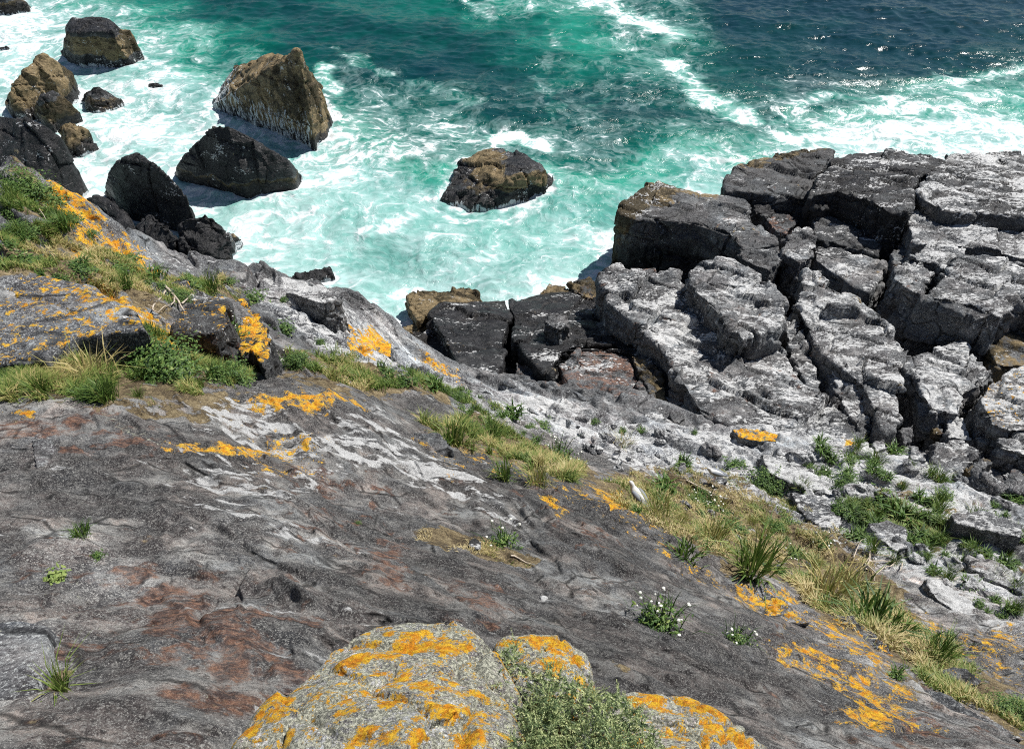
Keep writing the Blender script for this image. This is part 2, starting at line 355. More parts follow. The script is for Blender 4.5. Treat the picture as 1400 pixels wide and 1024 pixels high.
def pick(u, v):                     # where the sight line of a pixel first meets the ground
    dx, dy, dz = ray(u, v); x, y, z = dx*_ts, dy*_ts, CAM_Z+dz*_ts
    g = ground(x, y); k = np.argmax(z < g)
    if k == 0: k = len(_ts)-1
    return np.array([x[k], y[k], g[k]])
def poly_sd(px, X, Y, world=False):      # signed distance in plan to a polygon (negative inside)
    p = np.array([pick(u, v)[:2] for u, v in px]) if not world else np.array(px)
    d = np.full(X.shape, 1e9); ins = np.zeros(X.shape, bool); n = len(p)
    for i in range(n):
        a, b = p[i], p[(i+1) % n]; e = b-a; wx, wy = X-a[0], Y-a[1]
        t = np.clip((wx*e[0]+wy*e[1])/(e@e+1e-9), 0, 1); d = np.minimum(d, (wx-e[0]*t)**2+(wy-e[1]*t)**2)
        c = (a[1] > Y) != (b[1] > Y)
        if abs(e[1]) > 1e-9: ins ^= c & (X < a[0]+e[0]*(Y-a[1])/e[1])
    d = np.sqrt(d); return np.where(ins, -d, d), p
COV = {k: np.zeros(GX.shape, np.float32) for k in ('lichen','guano','rust','soil','pale','dark','olive','foam')}
TONE = np.ones(GX.shape, np.float32)
def paint(kind, px, val, soft=.25):
    p = np.array([pick(u, v)[:2] for u, v in px]); m = soft*2+.2
    bb = (GX > p[:, 0].min()-m) & (GX < p[:, 0].max()+m) & (GY > p[:, 1].min()-m) & (GY < p[:, 1].max()+m)
    idx = np.nonzero(bb)
    if not len(idx[0]): return
    sd, _ = poly_sd(p, GX[idx], GY[idx], True)
    sd = sd+soft*1.6*fbm(GX[idx]/.45, GY[idx]/.45, o=4, s=111)
    a = val*sst(soft*1.5, -soft*1.5, sd)
    if kind == 'tone': TONE[idx] = TONE[idx]*(1-sst(soft, -soft, sd))+val*sst(soft, -soft, sd)
    else: COV[kind][idx] = np.maximum(COV[kind][idx], a)
# ------------------------------------------------------------------ what covers the slope: (kind, outline, amount, edge softness in m)
COVER = [
 ('soil',[(0,230),(60,240),(100,290),(150,340),(210,385),(300,380),(330,400),(200,430),(140,400),(80,385),(0,370)],.75,.3),
 ('soil',[(0,480),(120,455),(220,450),(330,500),(340,520),(260,550),(150,550),(90,545),(0,548)],.9,.2),
 ('soil',[(230,520),(340,515),(350,540),(260,575),(180,570),(200,545)],.7,.2),
 ('soil',[(360,500),(420,480),(500,495),(560,510),(640,540),(620,560),(540,540),(450,545),(380,530)],.7,.3),
 ('soil',[(570,570),(650,560),(760,610),(830,650),(800,680),(740,650),(650,625),(590,600)],.85,.3),
 ('soil',[(800,650),(860,640),(960,660),(1060,700),(1150,740),(1230,800),(1290,880),(1400,930),(1400,975),(1300,950),(1220,905),(1140,850),(1080,800),(1000,785),(930,740),(860,705),(810,680)],.85,.3),
 ('soil',[(870,630),(960,630),(1050,660),(1180,735),(1200,790),(1050,720),(900,660)],.62,.5),
 ('soil',[(1190,660),(1300,700),(1400,760),(1400,800),(1280,760),(1200,700)],.42,.5),
 ('soil',[(1000,800),(1100,850),(1240,915),(1260,960),(1150,910),(1020,850)],.38,.2),
 ('tone',[(720,850),(900,800),(1050,890),(1200,960),(1380,1024),(700,1024)],.72,.25),
 ('tone',[(640,700),(800,700),(1000,830),(960,870),(760,790)],.75,.25),
 ('soil',[(1140,680),(1200,660),(1300,720),(1290,760),(1200,720)],.6,.3),
 ('soil',[(560,725),(600,715),(660,735),(740,765),(730,780),(650,760),(580,745)],.9,.08),
 ('soil',[(860,860),(910,850),(930,870),(880,880)],.45,.08),
 ('soil',[(830,880),(860,880),(870,920),(830,945)],.4,.1),
 ('soil',[(40,935),(80,925),(95,945),(60,955)],.8,.08),
 ('soil',[(1230,905),(1330,925),(1400,985),(1400,1010),(1330,960),(1240,930)],.7,.15),
 ('lichen',[(55,245),(100,262),(150,310),(200,345),(215,375),(190,375),(140,345),(100,320),(55,290)],.9,.15),
 ('lichen',[(85,335),(125,335),(130,355),(85,352)],1,.1),
 ('lichen',[(120,385),(200,425),(250,455),(310,490),(305,505),(240,478),(180,445),(120,400)],.9,.1),
 ('lichen',[(0,385),(90,395),(150,440),(150,480),(90,470),(0,450)],.42,.3),
 ('lichen',[(340,540),(400,537),(480,545),(500,560),(420,568),(360,555)],.9,.15),
 ('lichen',[(225,608),(300,605),(430,600),(430,612),(300,620),(225,618)],.75,.06),
 ('lichen',[(330,580),(430,585),(440,640),(340,650)],.38,.15),
 ('lichen',[(478,448),(510,448),(538,470),(535,490),(500,488),(480,475)],.95,.12),
 ('lichen',[(570,485),(620,505),(630,520),(590,505)],.8,.15),
 ('lichen',[(5,560),(50,560),(52,574),(8,572)],.95,.05),
 ('lichen',[(560,600),(600,605),(640,640),(625,645),(590,620)],.55,.12),
 ('lichen',[(743,680),(762,682),(776,706),(752,708)],.95,.06),
 ('lichen',[(815,668),(850,672),(862,700),(830,696)],.9,.1),
 ('lichen',[(1000,798),(1040,798),(1095,838),(1085,850),(1040,835),(1005,822)],.75,.12),
 ('lichen',[(1060,792),(1110,840),(1200,890),(1230,920),(1200,910),(1120,860),(1070,815)],.66,.12),
 ('lichen',[(1062,885),(1110,882),(1180,915),(1225,955),(1265,985),(1230,990),(1180,960),(1110,925),(1070,905)],.80,.2),
 ('lichen',[(1150,965),(1200,960),(1240,985),(1215,1000),(1155,990)],.9,.1),
 ('lichen',[(1150,870),(1240,930),(1260,965),(1210,950),(1150,905)],.6,.15),
 ('lichen',[(1300,875),(1360,862),(1400,885),(1400,930),(1340,915),(1300,895)],.6,.25),
 ('lichen',[(1220,830),(1270,840),(1310,880),(1260,870)],.55,.15),
 ('lichen',[(1150,600),(1170,600),(1168,612),(1152,612)],.9,.1),
 ('lichen',[(620,600),(760,640),(950,760),(1000,800),(960,800),(800,700),(620,620)],.3,.2),
 ('guano',[(500,588),(560,590),(600,625),(660,655),(720,700),(700,712),(640,695),(560,660),(510,620)],.92,.2),
 ('guano',[(250,550),(340,548),(440,585),(470,620),(400,635),(330,605),(250,585)],.85,.2),
 ('guano',[(450,560),(560,575),(560,650),(470,650)],.85,.2),
 ('guano',[(180,640),(330,610),(450,680),(420,720),(250,730)],.6,.3),
 ('guano',[(870,575),(1000,582),(1190,596),(1300,630),(1400,690),(1400,850),(1330,850),(1240,790),(1150,740),(1050,690),(960,650),(900,615)],.85,.4),
 ('guano',[(700,520),(860,590),(940,640),(880,650),(780,600),(690,560)],.8,.4),
 ('guano',[(330,385),(440,398),(530,440),(560,480),(540,510),(470,500),(400,450)],.78,.3),
 ('guano',[(1255,785),(1290,800),(1345,835),(1335,850),(1290,830)],1.1,.12),
 ('guano',[(1240,700),(1290,690),(1310,770),(1250,760)],.9,.2),
 ('guano',[(0,590),(120,600),(160,700),(60,740),(0,700)],.3,.3),
 ('rust',[(100,785),(300,775),(400,850),(430,920),(300,930),(130,860)],.95,.25),
 ('rust',[(500,735),(548,735),(555,810),(525,815)],1.0,.1),
 ('rust',[(0,560),(200,570),(240,620),(150,640),(0,600)],.8,.2),
 ('rust',[(610,790),(700,795),(725,865),(640,865)],.8,.15),
 ('rust',[(380,630),(540,650),(560,760),(480,760),(380,700)],.5,.3),
 ('rust',[(160,930),(360,945),(380,1000),(160,1000)],.7,.2),
 ('rust',[(640,650),(760,665),(900,770),(860,800),(700,700)],.45,.3),
 ('rust',[(0,730),(140,780),(200,850),(100,850),(0,790)],.6,.2),
 ('rust',[(1000,830),(1150,870),(1250,960),(1150,940),(1020,870)],.5,.2),
 ('rust',[(1200,960),(1400,1000),(1400,1024),(1200,1024)],.6,.2),
 ('pale',[(140,565),(190,590),(210,605),(160,590)],.6,.1),
 ('pale',[(60,790),(100,785),(220,850),(180,870),(60,820)],.2,.1),
 ('tone',[(0,850),(66,848),(62,920),(50,955),(-40,960)],1.7,.08),
 ('tone',[(30,720),(100,725),(220,790),(210,840),(120,820),(40,780)],1.5,.08),
 ('tone',[(0,380),(150,400),(260,470),(200,440),(60,470),(60,500),(0,500)],1.35,.1),
 ('tone',[(40,595),(75,600),(70,640),(45,640)],1.6,.05),
 ('tone',[(330,385),(440,398),(530,440),(560,480),(640,530),(560,540),(470,500),(400,450)],1.9,.2),
 ('tone',[(640,520),(860,575),(1190,596),(1400,690),(1400,880),(1150,740),(900,640),(760,600),(640,560)],1.9,.4),
 ('tone',[(990,800),(1050,800),(1120,850),(1230,920),(1160,900),(1040,835)],1.6,.15),
 ('tone',[(560,560),(640,640),(760,660),(900,740),(1100,860),(900,860),(700,760),(560,640)],.8,.25),
]
for k, px, val, soft in COVER: paint(k, px, val, soft)
low = sst(3.2, 1.2, GZ); COV['dark'] = np.maximum(COV['dark'], low*.7); COV['olive'] = np.maximum(COV['olive'], sst(1.4, .5, GZ)*.8)
GN = fbm(GX*.35, GY*.35, o=3, s=77)
COV['soil'] = np.clip(COV['soil'], 0, 1)
def covA(c): return np.stack([c['lichen'], c['guano'], c['rust'], c['soil']], -1).reshape(-1, 4)
def covB(c): return np.stack([c['pale'], c['dark'], c['olive'], c['foam']], -1).reshape(-1, 4)
idx = np.arange(NA*NR).reshape(NA, NR)
F = np.stack([idx[:-1, :-1], idx[1:, :-1], idx[1:, 1:], idx[:-1, 1:]], -1).reshape(-1, 4)[:, ::-1]
terr = mesh('rocky_slope', np.stack([GX, GY, GZ], -1), F, M_ROCK, attrs={'covA': covA(COV), 'covB': covB(COV), 'tone': (TONE*(1+.55*GN)*1.2).ravel()})
terr.data.materials.append(M_SHELF)
_r = np.hypot(GX, GY)+2.0*fbm(GX/1.5, GY/1.5, o=3, s=120); terr.data.polygons.foreach_set('material_index', (_r[:-1, :-1] > 12.0).astype(np.int32).ravel())
tag(terr, kind='structure')
# rest of the headland behind the viewer, so the slope does not stop in the air
hx, hy = np.meshgrid(np.linspace(-70, 70, 90), np.linspace(-60, 40, 80), indexing='ij')
inside = (np.abs(np.arctan2(hx, hy+.9)) < R(74)) & (hx*hx+hy*hy < 74**2) & (hy > -.9)
hz = tps_eval(FIT, hx, hy)-.10+.2*fbm(hx/3, hy/3, o=4, s=3); hz = np.minimum(hz, 24)
hz = np.where(inside, hz-3.0, hz); hz = np.where(hy > 20, np.minimum(hz, -3), hz)
ii = np.arange(90*80).reshape(90, 80)
F = np.stack([ii[:-1, :-1], ii[1:, :-1], ii[1:, 1:], ii[:-1, 1:]], -1).reshape(-1, 4)
n_ = 90*80; z0 = np.zeros(n_)
hl = mesh('hill', np.stack([hx, hy, hz], -1), F, M_ROCK, attrs={'covA': np.stack([z0, z0+.2, z0+.3, z0+.5], -1), 'covB': np.zeros((n_, 4)), 'tone': z0+1}); tag(hl, kind='structure')

# ------------------------------------------------------------------ water
FOAM = ["962210156411001","986311122511112","888634223424323","898755433446556","888887765456888","888886545567888","888875445688888","898864455688888","888876556688888","888888899888888"]
TURQ = ["964223455300000","976422235411001","988532124421112","998853322233456","999986443457899","999998666799999","999998888899999","999998888899999","999999999999999","999999999999999"]
def grid_val(g, u, v):
    a = np.array([[int(c) for c in r] for r in g], float)/9
    fu = np.clip(u/100, 0, 13.999); fv = np.clip(v/50, 0, 8.999); i = fv.astype(int); j = fu.astype(int); p = fv-i; q = fu-j
    p = p*p*(3-2*p); q = q*q*(3-2*q)
    return a[i, j]*(1-p)*(1-q)+a[i+1, j]*p*(1-q)+a[i, j+1]*(1-p)*q+a[i+1, j+1]*p*q
WA, WR = 1100, 900
wa = np.linspace(-R(66), R(66), WA); wl = np.concatenate([np.linspace(math.log(17), math.log(110), 820), np.linspace(math.log(111.5), math.log(5000), 80)])
a_, l_ = np.meshgrid(wa, wl, indexing='ij'); WX, WY = np.sin(a_)*np.exp(l_), np.cos(a_)*np.exp(l_)
u_, v_ = proj(WX, WY, np.zeros_like(WX))
wu = u_+55*fbm(WX/5, WY/5, o=4, s=61); wv = v_+32*fbm(WX/5, WY/5, o=4, s=63)
FO = grid_val(FOAM, wu, wv); TU = grid_val(TURQ, wu, wv)
far = np.clip((-v_)/120, 0, 1); FO = FO*(1-far); TU = TU*(1-far*.8)
STROKES = [([(790,-8),(860,22),(925,52)],2.2,1.0),([(1100,168),(1200,158),(1300,140),(1420,128)],2.6,.85),([(905,30),(935,62)],.8,.7),([(915,85),(965,135),(1030,165)],1.5,.88),([(618,-5),(665,18)],1.4,.75),([(680,192),(715,186),(745,205)],1.1,1.0),
 ([(460,70),(520,100),(590,118),(650,140)],.8,.55),([(740,0),(758,60),(735,110),(760,150),(748,185)],.7,.5),([(830,90),(900,110)],.5,.5),([(800,150),(850,130)],.5,.5),
 ([(0,30),(60,20),(130,12)],2,.9),([(100,100),(220,130),(300,170),(420,200)],1.6,.95),([(440,190),(460,130),(440,95)],.8,.85),([(600,275),(560,300),(450,330)],1.0,.75),
 ([(760,265),(700,300),(620,300),(590,280)],.6,.8),([(540,445),(545,420),(560,400)],.9,1.0),([(840,360),(810,385),(740,400)],.8,.9),([(1060,170),(1130,130),(1200,140),(1300,110),(1400,95)],1.3,.75),
 ([(1080,190),(1200,180),(1330,170),(1420,180)],2.2,1.0),([(240,262),(300,265),(400,270)],.8,1.0),([(320,330),(335,360),(330,372)],.7,1.0),([(110,230),(120,262),(100,270)],.8,1.0),([(840,300),(830,330),(860,358)],.5,.85)]
for pl, wd, val in STROKES:
    p = W(np.array([q[0] for q in pl]), np.array([q[1] for q in pl]), 0.0)
    dd = np.full(WX.shape, 1e9)
    for i in range(len(p)-1):
        a, b = p[i, :2], p[i+1, :2]; e = b-a; t = np.clip(((WX-a[0])*e[0]+(WY-a[1])*e[1])/(e@e), 0, 1)
        dd = np.minimum(dd, np.hypot(WX-a[0]-e[0]*t, WY-a[1]-e[1]*t))
    m = sst(wd*1.7, 0, dd+1.1*fbm(WX/1.6, WY/1.6, o=4, s=71)); FO = np.maximum(FO, m*val); TU = np.maximum(TU, m*val*.75)
FO = np.clip(FO, 0, 1)*(1-.10*sst(700, 300, u_)); TU = np.clip(TU, 0, 1)
damp = 1/(1+(np.exp(l_)/250)**2)
WZ = (.16*np.sin(WX*.35+WY*.62+2*fbm(WX/9, WY/9, o=2, s=80))+.22*fbm(WX/3.2, WY/2.4, o=4, s=81, ridge=True)*(1-.35*TU)+.10*fbm(WX/.9, WY/.6, o=4, s=83)+.05*FO*fbm(WX/.7, WY/.7, o=4, s=85))*damp
idx = np.arange(WA*WR).reshape(WA, WR)
F = np.stack([idx[:-1, :-1], idx[1:, :-1], idx[1:, 1:], idx[:-1, 1:]], -1).reshape(-1, 4)[:, ::-1]
t = NT('sea_water'); pos = t.n('NewGeometry').outputs['Position']
fo = t.attr('foam').outputs['Fac']; tu = t.attr('turq').outputs['Fac']
flat = t.mapping(pos, (0, 0, 0), (1, 1, 0))
def warp(vec, sc, amt, sd):
    n = t.n('TexNoise'); t.set(n.inputs['Vector'], vec); n.inputs['Scale'].default_value = sc; n.inputs['Detail'].default_value = 4
    s_ = t.n('VectorMath', operation='MULTIPLY_ADD'); t.set(s_.inputs[0], n.outputs['Color']); s_.inputs[1].default_value = (amt,)*3; t.set(s_.inputs[2], vec); return s_.outputs[0]
w1 = warp(flat, .22, 5.0, 0); w2 = warp(w1, .9, 1.3, 1); w3 = warp(w2, 3.0, .35, 2)
def lace(vec, sc, wd):
    v = t.n('TexVoronoi', feature='DISTANCE_TO_EDGE'); t.set(v.inputs['Vector'], vec); v.inputs['Scale'].default_value = sc
    return t.step(v.outputs['Distance'], 0.0, wd, 1, 0)
L1 = lace(w3, .42, .20); L2 = lace(w3, 1.15, .22); L3 = lace(w3, 2.9, .28)
N1 = t.noise(t.mapping(w2, (0, 0, .5), (.7, 1.25, 1)), 1.0, 9, .64, 1.1); N2 = t.noise(w1, .33, 5, .6, .5)
x = t.math('MULTIPLY_ADD', L1, .15, t.math('MULTIPLY_ADD', L2, .14, t.math('MULTIPLY', L3, .08)))
x = t.math('ADD', x, t.math('MULTIPLY', t.math('SUBTRACT', N1, .5), 1.7)); x = t.math('ADD', x, t.math('MULTIPLY', t.math('SUBTRACT', N2, .5), 1.2)); x = t.math('MULTIPLY', x, t.step(fo, .05, .42, .35, 1))
x = t.math('MULTIPLY_ADD', fo, 1.0, x)
f_soft = t.step(x, .40, 1.15, 0, .6); f_hard = t.step(x, .88, 1.22, 0, 1)
body = t.math('ADD', tu, t.math('MULTIPLY', t.math('SUBTRACT', N2, .5), .35), clamp=True)
col = t.ramp(body, [(0, (.001, .022, .034)), (.22, (.001, .040, .040)), (.42, (.001, .100, .076)), (.62, (.014, .24, .165)), (.82, (.085, .29, .25)), (1, (.23, .42, .39))])
deepc = t.noise(flat, .12, 3, .5); col = t.mix(t.step(deepc, .4, .65, 0, .35), col, t.mix(.55, col, (.001, .03, .04)))
col = t.mix(t.math('MULTIPLY', f_soft, tu), col, (.42, .56, .55)); col = t.mix(t.math('MULTIPLY', f_soft, .35), col, (.42, .56, .58)); col = t.mix(f_hard, col, (.62, .66, .67))
t.set(t.b.inputs['Base Color'], col)
t.set(t.b.inputs['Roughness'], t.math('MULTIPLY_ADD', f_hard, .5, .17)); t.b.inputs['IOR'].default_value = 1.33; t.b.inputs['Specular IOR Level'].default_value = .38
rp = t.noise(t.mapping(pos, (0, 0, .35), (.55, 1.3, 1)), 1.6, 7, .62, .6, 'RIDGED_MULTIFRACTAL')
hb = t.bump(rp, .10, .45); hb = t.bump(x, .10, .5, hb)
t.set(t.b.inputs['Normal'], hb); M_SEA = t.m
sea = tag(mesh('water', np.stack([WX, WY, WZ], -1), F, M_SEA, attrs={'foam': FO.ravel(), 'turq': TU.ravel()}), kind='structure')
FEET = []
def wash():                         # white water churned up round every rock foot
    global FO, WZ
    ring = fbm(WX/1.0, WY/.8, o=4, s=141)
    for p, wdt in FEET:
        m = wdt*2.5; k = np.nonzero((WX > p[:, 0].min()-m) & (WX < p[:, 0].max()+m) & (WY > p[:, 1].min()-m) & (WY < p[:, 1].max()+m))
        sd, _ = poly_sd(p, WX[k], WY[k], True); f = sst(wdt*1.8, -.1, sd+wdt*1.3*ring[k])
        FO[k] = np.maximum(FO[k], f*.95); WZ[k] += .22*f*sst(-.3, .5, ring[k])*sst(-.2, .3, sd)
    sea.data.attributes['foam'].data.foreach_set('value', FO.astype(np.float32).ravel())
    sea.data.vertices.foreach_set('co', np.stack([WX, WY, WZ], -1).astype(np.float32).ravel()); sea.data.update()

# ------------------------------------------------------------------ rock builders
_tmpc = [0]
def remesh(V, vox, polys=None):
    bm = bmesh.new(); vs = [bm.verts.new(v) for v in V]
    if polys is None:
        bmesh.ops.convex_hull(bm, input=vs)
        bmesh.ops.delete(bm, geom=[v for v in bm.verts if not v.link_faces], context='VERTS')
    else:
        for p in polys: bm.faces.new([vs[i] for i in p])
        bmesh.ops.triangulate(bm, faces=bm.faces[:])
    bmesh.ops.recalc_face_normals(bm, faces=bm.faces[:])
    m = bpy.data.meshes.new('tmp'); bm.to_mesh(m); bm.free()
    o = bpy.data.objects.new('tmp', m); COL.objects.link(o)
    md = o.modifiers.new('r', 'REMESH'); md.mode = 'VOXEL'; md.voxel_size = vox; md.adaptivity = 0
    dg = bpy.context.evaluated_depsgraph_get(); dg.update(); e = o.evaluated_get(dg); em = e.to_mesh()
    n = len(em.vertices); co = np.empty(n*3, np.float32); em.vertices.foreach_get('co', co)
    em.calc_loop_triangles() if hasattr(em, 'calc_loop_triangles') else None
    k = len(em.loop_triangles); tri = np.empty(k*3, np.int32); em.loop_triangles.foreach_get('vertices', tri)
    ed = np.empty(len(em.edges)*2, np.int32); em.edges.foreach_get('vertices', ed)
    e.to_mesh_clear(); bpy.data.objects.remove(o); bpy.data.meshes.remove(m)
    return co.reshape(-1, 3).astype(np.float64), tri.reshape(-1, 3), ed.reshape(-1, 2)
def relax(co, ed, it):
    n = len(co); deg = np.bincount(ed.ravel(), minlength=n)[:, None]
    for _ in range(it):
        s_ = np.zeros_like(co)
        for k in range(3): s_[:, k] = np.bincount(ed[:, 0], co[ed[:, 1], k], n)+np.bincount(ed[:, 1], co[ed[:, 0], k], n)
        co = co*.45+.55*s_/np.maximum(deg, 1)
    return co
def normals(co, tri):
    a, b, c = co[tri[:, 0]], co[tri[:, 1]], co[tri[:, 2]]; fn = np.cross(b-a, c-a); N = np.zeros_like(co)
    for k in range(3):
        for q in range(3): N[:, q] += np.bincount(tri[:, k], fn[:, q], len(co))
    return N/(np.linalg.norm(N, axis=1)[:, None]+1e-12)
def roughen(co, tri, ed, sc, amp, it=2, strata=1.5, led=.15):
    """facet, crack and weather a coarse rock; sc = size of the facets, amp = their relief"""
    co = relax(co, ed, it) if it else co; N = normals(co, tri); x, y, z = co.T
    wx = x+.35*sc*fbm(x/sc, y/sc, z/sc, o=2, s=1); wy = y+.35*sc*fbm(x/sc, y/sc, z/sc, o=2, s=2)
    s_ = wx*cS+wy*sS; n_ = -wx*sS+wy*cS
    jd, je, jr = joints(s_, n_, z, sc*1.05, sc*2.0, sc*1.5, 61)
    d = amp*jd*1.25*sst(0, .05, je)-amp*1.1*sst(.07, .0, je)
    F1, F2, rid, sl_ = worley(s_/(sc*1.1), n_/(sc*.8), z/sc, s=5); d = d+amp*sl_*1.6*sst(0, .08, F2-F1)
    F1, F2, rid, sl_ = worley(s_/(sc*.38*strata), n_/(sc*.38), z/(sc*.38), s=15)
    d = d+amp*.16*((rid-.5)+sl_*2.0)-amp*.22*sst(.10, 0, F2-F1)
    q = n_/(sc*.55)+z/(sc*1.1)+.6*fbm(s_/(sc*3), n_/(sc*2), z/sc, o=2, s=33); f = q-np.floor(q); d = d+amp*led*(sst(0, .16, f)-f)
    d = d+amp*.16*fbm(s_/(sc*.6), n_/(sc*.25), z/(sc*.3), o=5, s=25, g=.6)
    return co+N*d[:, None], N
def rock_obj(name, label, cat, group, co, tri, cov, tone, mat=None, foot=None):
    c = co.mean(0); c[2] = co[:, 2].min() if foot is None else foot
    o = mesh(name, co-c, tri, mat or M_SHELF, attrs={'covA': covA(cov), 'covB': covB(cov), 'tone': tone}); o.location = c
    return tag(o, label, cat, group)
def zerocov(n): return {k: np.zeros(n) for k in COV}

def sea_rock(label, pts, tan=(.3, 1.6), dk=.9, brown=.5, sc=1.1, amp=.14, foamy=0, drop=2.0):
    V = []
    for u, v, z in pts:
        p = W(float(u), float(v), float(z)); V.append(p)
        if z > .25:
            q = p.copy(); q[1] += .25*z; q[2] = -drop; V.append(q)
            q = p.copy(); q[2] = -drop; V.append(q)
        else:
            q = p.copy(); q[2] = -drop; V.append(q)
    V = np.array(V); dist = abs(V[:, 1].mean()); co, tri, ed = remesh(V, max(.07, dist*.0024))
    co, N = roughen(co, tri, ed, sc*1.5, amp*.9, 2, led=.2)
    ft = co[np.abs(co[:, 2]) < .25]
    if len(ft) > 20:
        cc = ft.mean(0); an = np.arctan2(ft[:, 1]-cc[1], ft[:, 0]-cc[0]); rr = np.hypot(ft[:, 1]-cc[1], ft[:, 0]-cc[0]); bi = ((an+math.pi)/(2*math.pi)*28).astype(int) % 28
        FEET.append((np.array([cc[:2]+rr[bi == j].max()*np.array([math.cos((j+.5)/28*2*math.pi-math.pi), math.sin((j+.5)/28*2*math.pi-math.pi)]) for j in range(28) if (bi == j).any()]), .35+.06*rr.max()))
    n = len(co); cov = zerocov(n); z = co[:, 2]; q = fbm(co[:, 0]/.9, co[:, 1]/.9, z/.9, o=3, s=9)
    zz = z+.45*q
    cov['olive'] = sst(tan[0]-.3, tan[0]+.2, zz)*sst(tan[1]+.25, tan[1]-.25, zz)*.95
    cov['olive'] = np.maximum(cov['olive'], brown*sst(1.0, .3, zz)*.5)
    cov['dark'] = np.maximum(sst(tan[1]-.2, tan[1]+.3, zz)*dk, sst(1.3, .5, zz)*.7)
    if foamy: cov['foam'] = foamy*sst(.15, .7, -N[:, 0])*sst(3.4, 1.0, z)
    cov['foam'] = np.maximum(cov['foam'], sst(.25, .0, zz)*.75)
    return rock_obj('sea_rock', label, 'rock', None, co, tri, cov, .55+0*z)
# ------------------------------------------------------------------ rocks standing in the surf: (u, v, height) of ridge and waterline points
sea_rock('tan and black square-topped rock at the top left with foam all round it', [(88,36,2.4),(97,22,3.1),(142,22,3.2),(160,33,2.9),(178,46,2.0),(193,68,.6),(150,42,2.9),(94,44,2.6),(82,77,0),(115,79,0),(150,81,0),(185,93,0),(194,80,0)], tan=(.9,2.4), dk=1)
sea_rock('tall tan pointed rock at the left edge of the surf, above the black boulder', [(58,71,3.6),(76,80,3.2),(100,103,1),(10,128,2.0),(26,103,2.8),(10,148,0),(45,168,0),(95,132,.2),(104,112,0)], tan=(.2,4.5), dk=0)
sea_rock('tan knobbly rock joined below the tall pointed tan rock', [(52,130,2.6),(72,122,2.4),(92,134,1.8),(110,152,.9),(108,166,0),(65,180,0),(45,162,0)], tan=(.1,1.9), dk=.7)
sea_rock('small olive brown rock at the foot of the tan rocks', [(88,176,1.7),(101,166,1.8),(123,178,1.3),(128,200,0),(113,214,0),(98,216,0),(86,202,0)], tan=(.1,3), dk=.2)
sea_rock('small low brown rock alone in the foam right of the tan rocks', [(117,124,1.2),(127,118,1.4),(146,121,1.2),(162,133,.6),(176,143,0),(138,156,0),(122,153,0),(112,136,0)], tan=(.1,.8), dk=.8, sc=.7)
D_ = sea_rock('olive brown pyramid rock with sharp peak, white water pouring off its left side', [(407,67,6.2),(409,69,6.0),(421,105,3.6),(383,90,3.6),(363,103,3.0),(340,84,1.4),(319,93,1.0),(284,148,0),(329,160,0),(384,164,0),(402,176,.1),(447,189,0),(455,168,0),(441,127,.5),(418,138,3.0)], tan=(.3,7), dk=.35, amp=.13, foamy=.6)
sea_rock('big black wedge rock with a rusty brown foot in the middle of the left cove', [(240,228,1.0),(262,202,2.4),(290,171,4.0),(312,171,4.1),(345,190,3.3),(390,216,2.0),(411,238,.5),(414,244,0),(394,262,0),(343,258,0),(300,243,.2),(274,257,0),(238,238,0),(400,240,1.0),(330,236,1.7)], tan=(.4,.95), dk=1, amp=.08, sc=1.4)
sea_rock('black rounded boulder between the wedge rock and the dark rock pile', [(147,237,2.6),(161,221,3.6),(190,210,4.1),(213,223,3.9),(254,264,2.7),(263,287,1.6),(141,265,0),(178,296,.3),(240,305,.4),(215,305,0)], tan=(.3,.8), dk=1, brown=1, amp=.08, sc=1.4)
sea_rock('dark cracked rock at the left end of the pile below the black boulder', [(112,275,1.5),(125,267,1.9),(154,269,2.0),(173,295,1.8),(186,320,1.4),(108,284,.6),(120,305,.2),(185,335,.2),(144,326,.1)], tan=(.1,.7), dk=1, sc=.8)
sea_rock('dark grey humped rock in the middle of the pile below the black boulder', [(187,305,1.6),(206,294,2.0),(228,305,2.0),(241,325,1.6),(235,352,.8),(190,345,.8),(215,365,.2)], tan=(0,.3), dk=.85, sc=.8)
sea_rock('black rounded rock at the right end of the dark pile with surf behind it', [(240,305,2.0),(254,297,2.4),(281,293,2.5),(303,308,1.9),(318,325,.8),(326,331,.1),(312,366,0),(288,367,.3),(240,352,.8)], tan=(0,.5), dk=1, sc=.8)
sea_rock('flat dark slab low in front of the dark pile, half hidden by the grassy edge', [(150,332,1.6),(185,335,1.8),(240,355,1.4),(225,370,.6),(170,352,.6),(290,372,.6),(260,385,0)], tan=(0,.2), dk=.8, sc=.8)
sea_rock('huge black boulder at the left edge of the photo above the grassy edge', [(-60,150,3.5),(0,158,4.4),(31,161,4.6),(62,175,4.2),(84,187,3.6),(99,222,1.6),(107,250,.2),(92,263,0),(60,240,2.2),(0,300,0),(-80,260,0)], tan=(0,.4), dk=.95, sc=1.6, amp=.09)
sea_rock('brown weedy rock with breaking foam behind it, in the centre of the cove', [(627,224,.6),(655,208,1.1),(690,203,1.6),(717,209,1.9),(743,223,1.7),(748,240,1.2),(700,240,1.6),(660,258,.8),(603,273,0),(642,285,0),(690,283,0),(748,268,0),(752,250,.2)], tan=(.75,1.6), dk=.85, brown=1, amp=.15)
sea_rock('small round dark rock touching the right end of the central weedy rock', [(746,238,.9),(756,237,.8),(761,245,.4),(758,254,0),(748,258,0)], tan=(0,.3), dk=.5, sc=.6, amp=.06)
sea_rock('dark flat rock awash in the white water right of the dark pile', [(380,384,.35),(410,370,.5),(452,364,.45),(458,378,.2),(420,388,.1),(377,392,.1)], tan=(0,.2), dk=1, sc=.7, amp=.1)
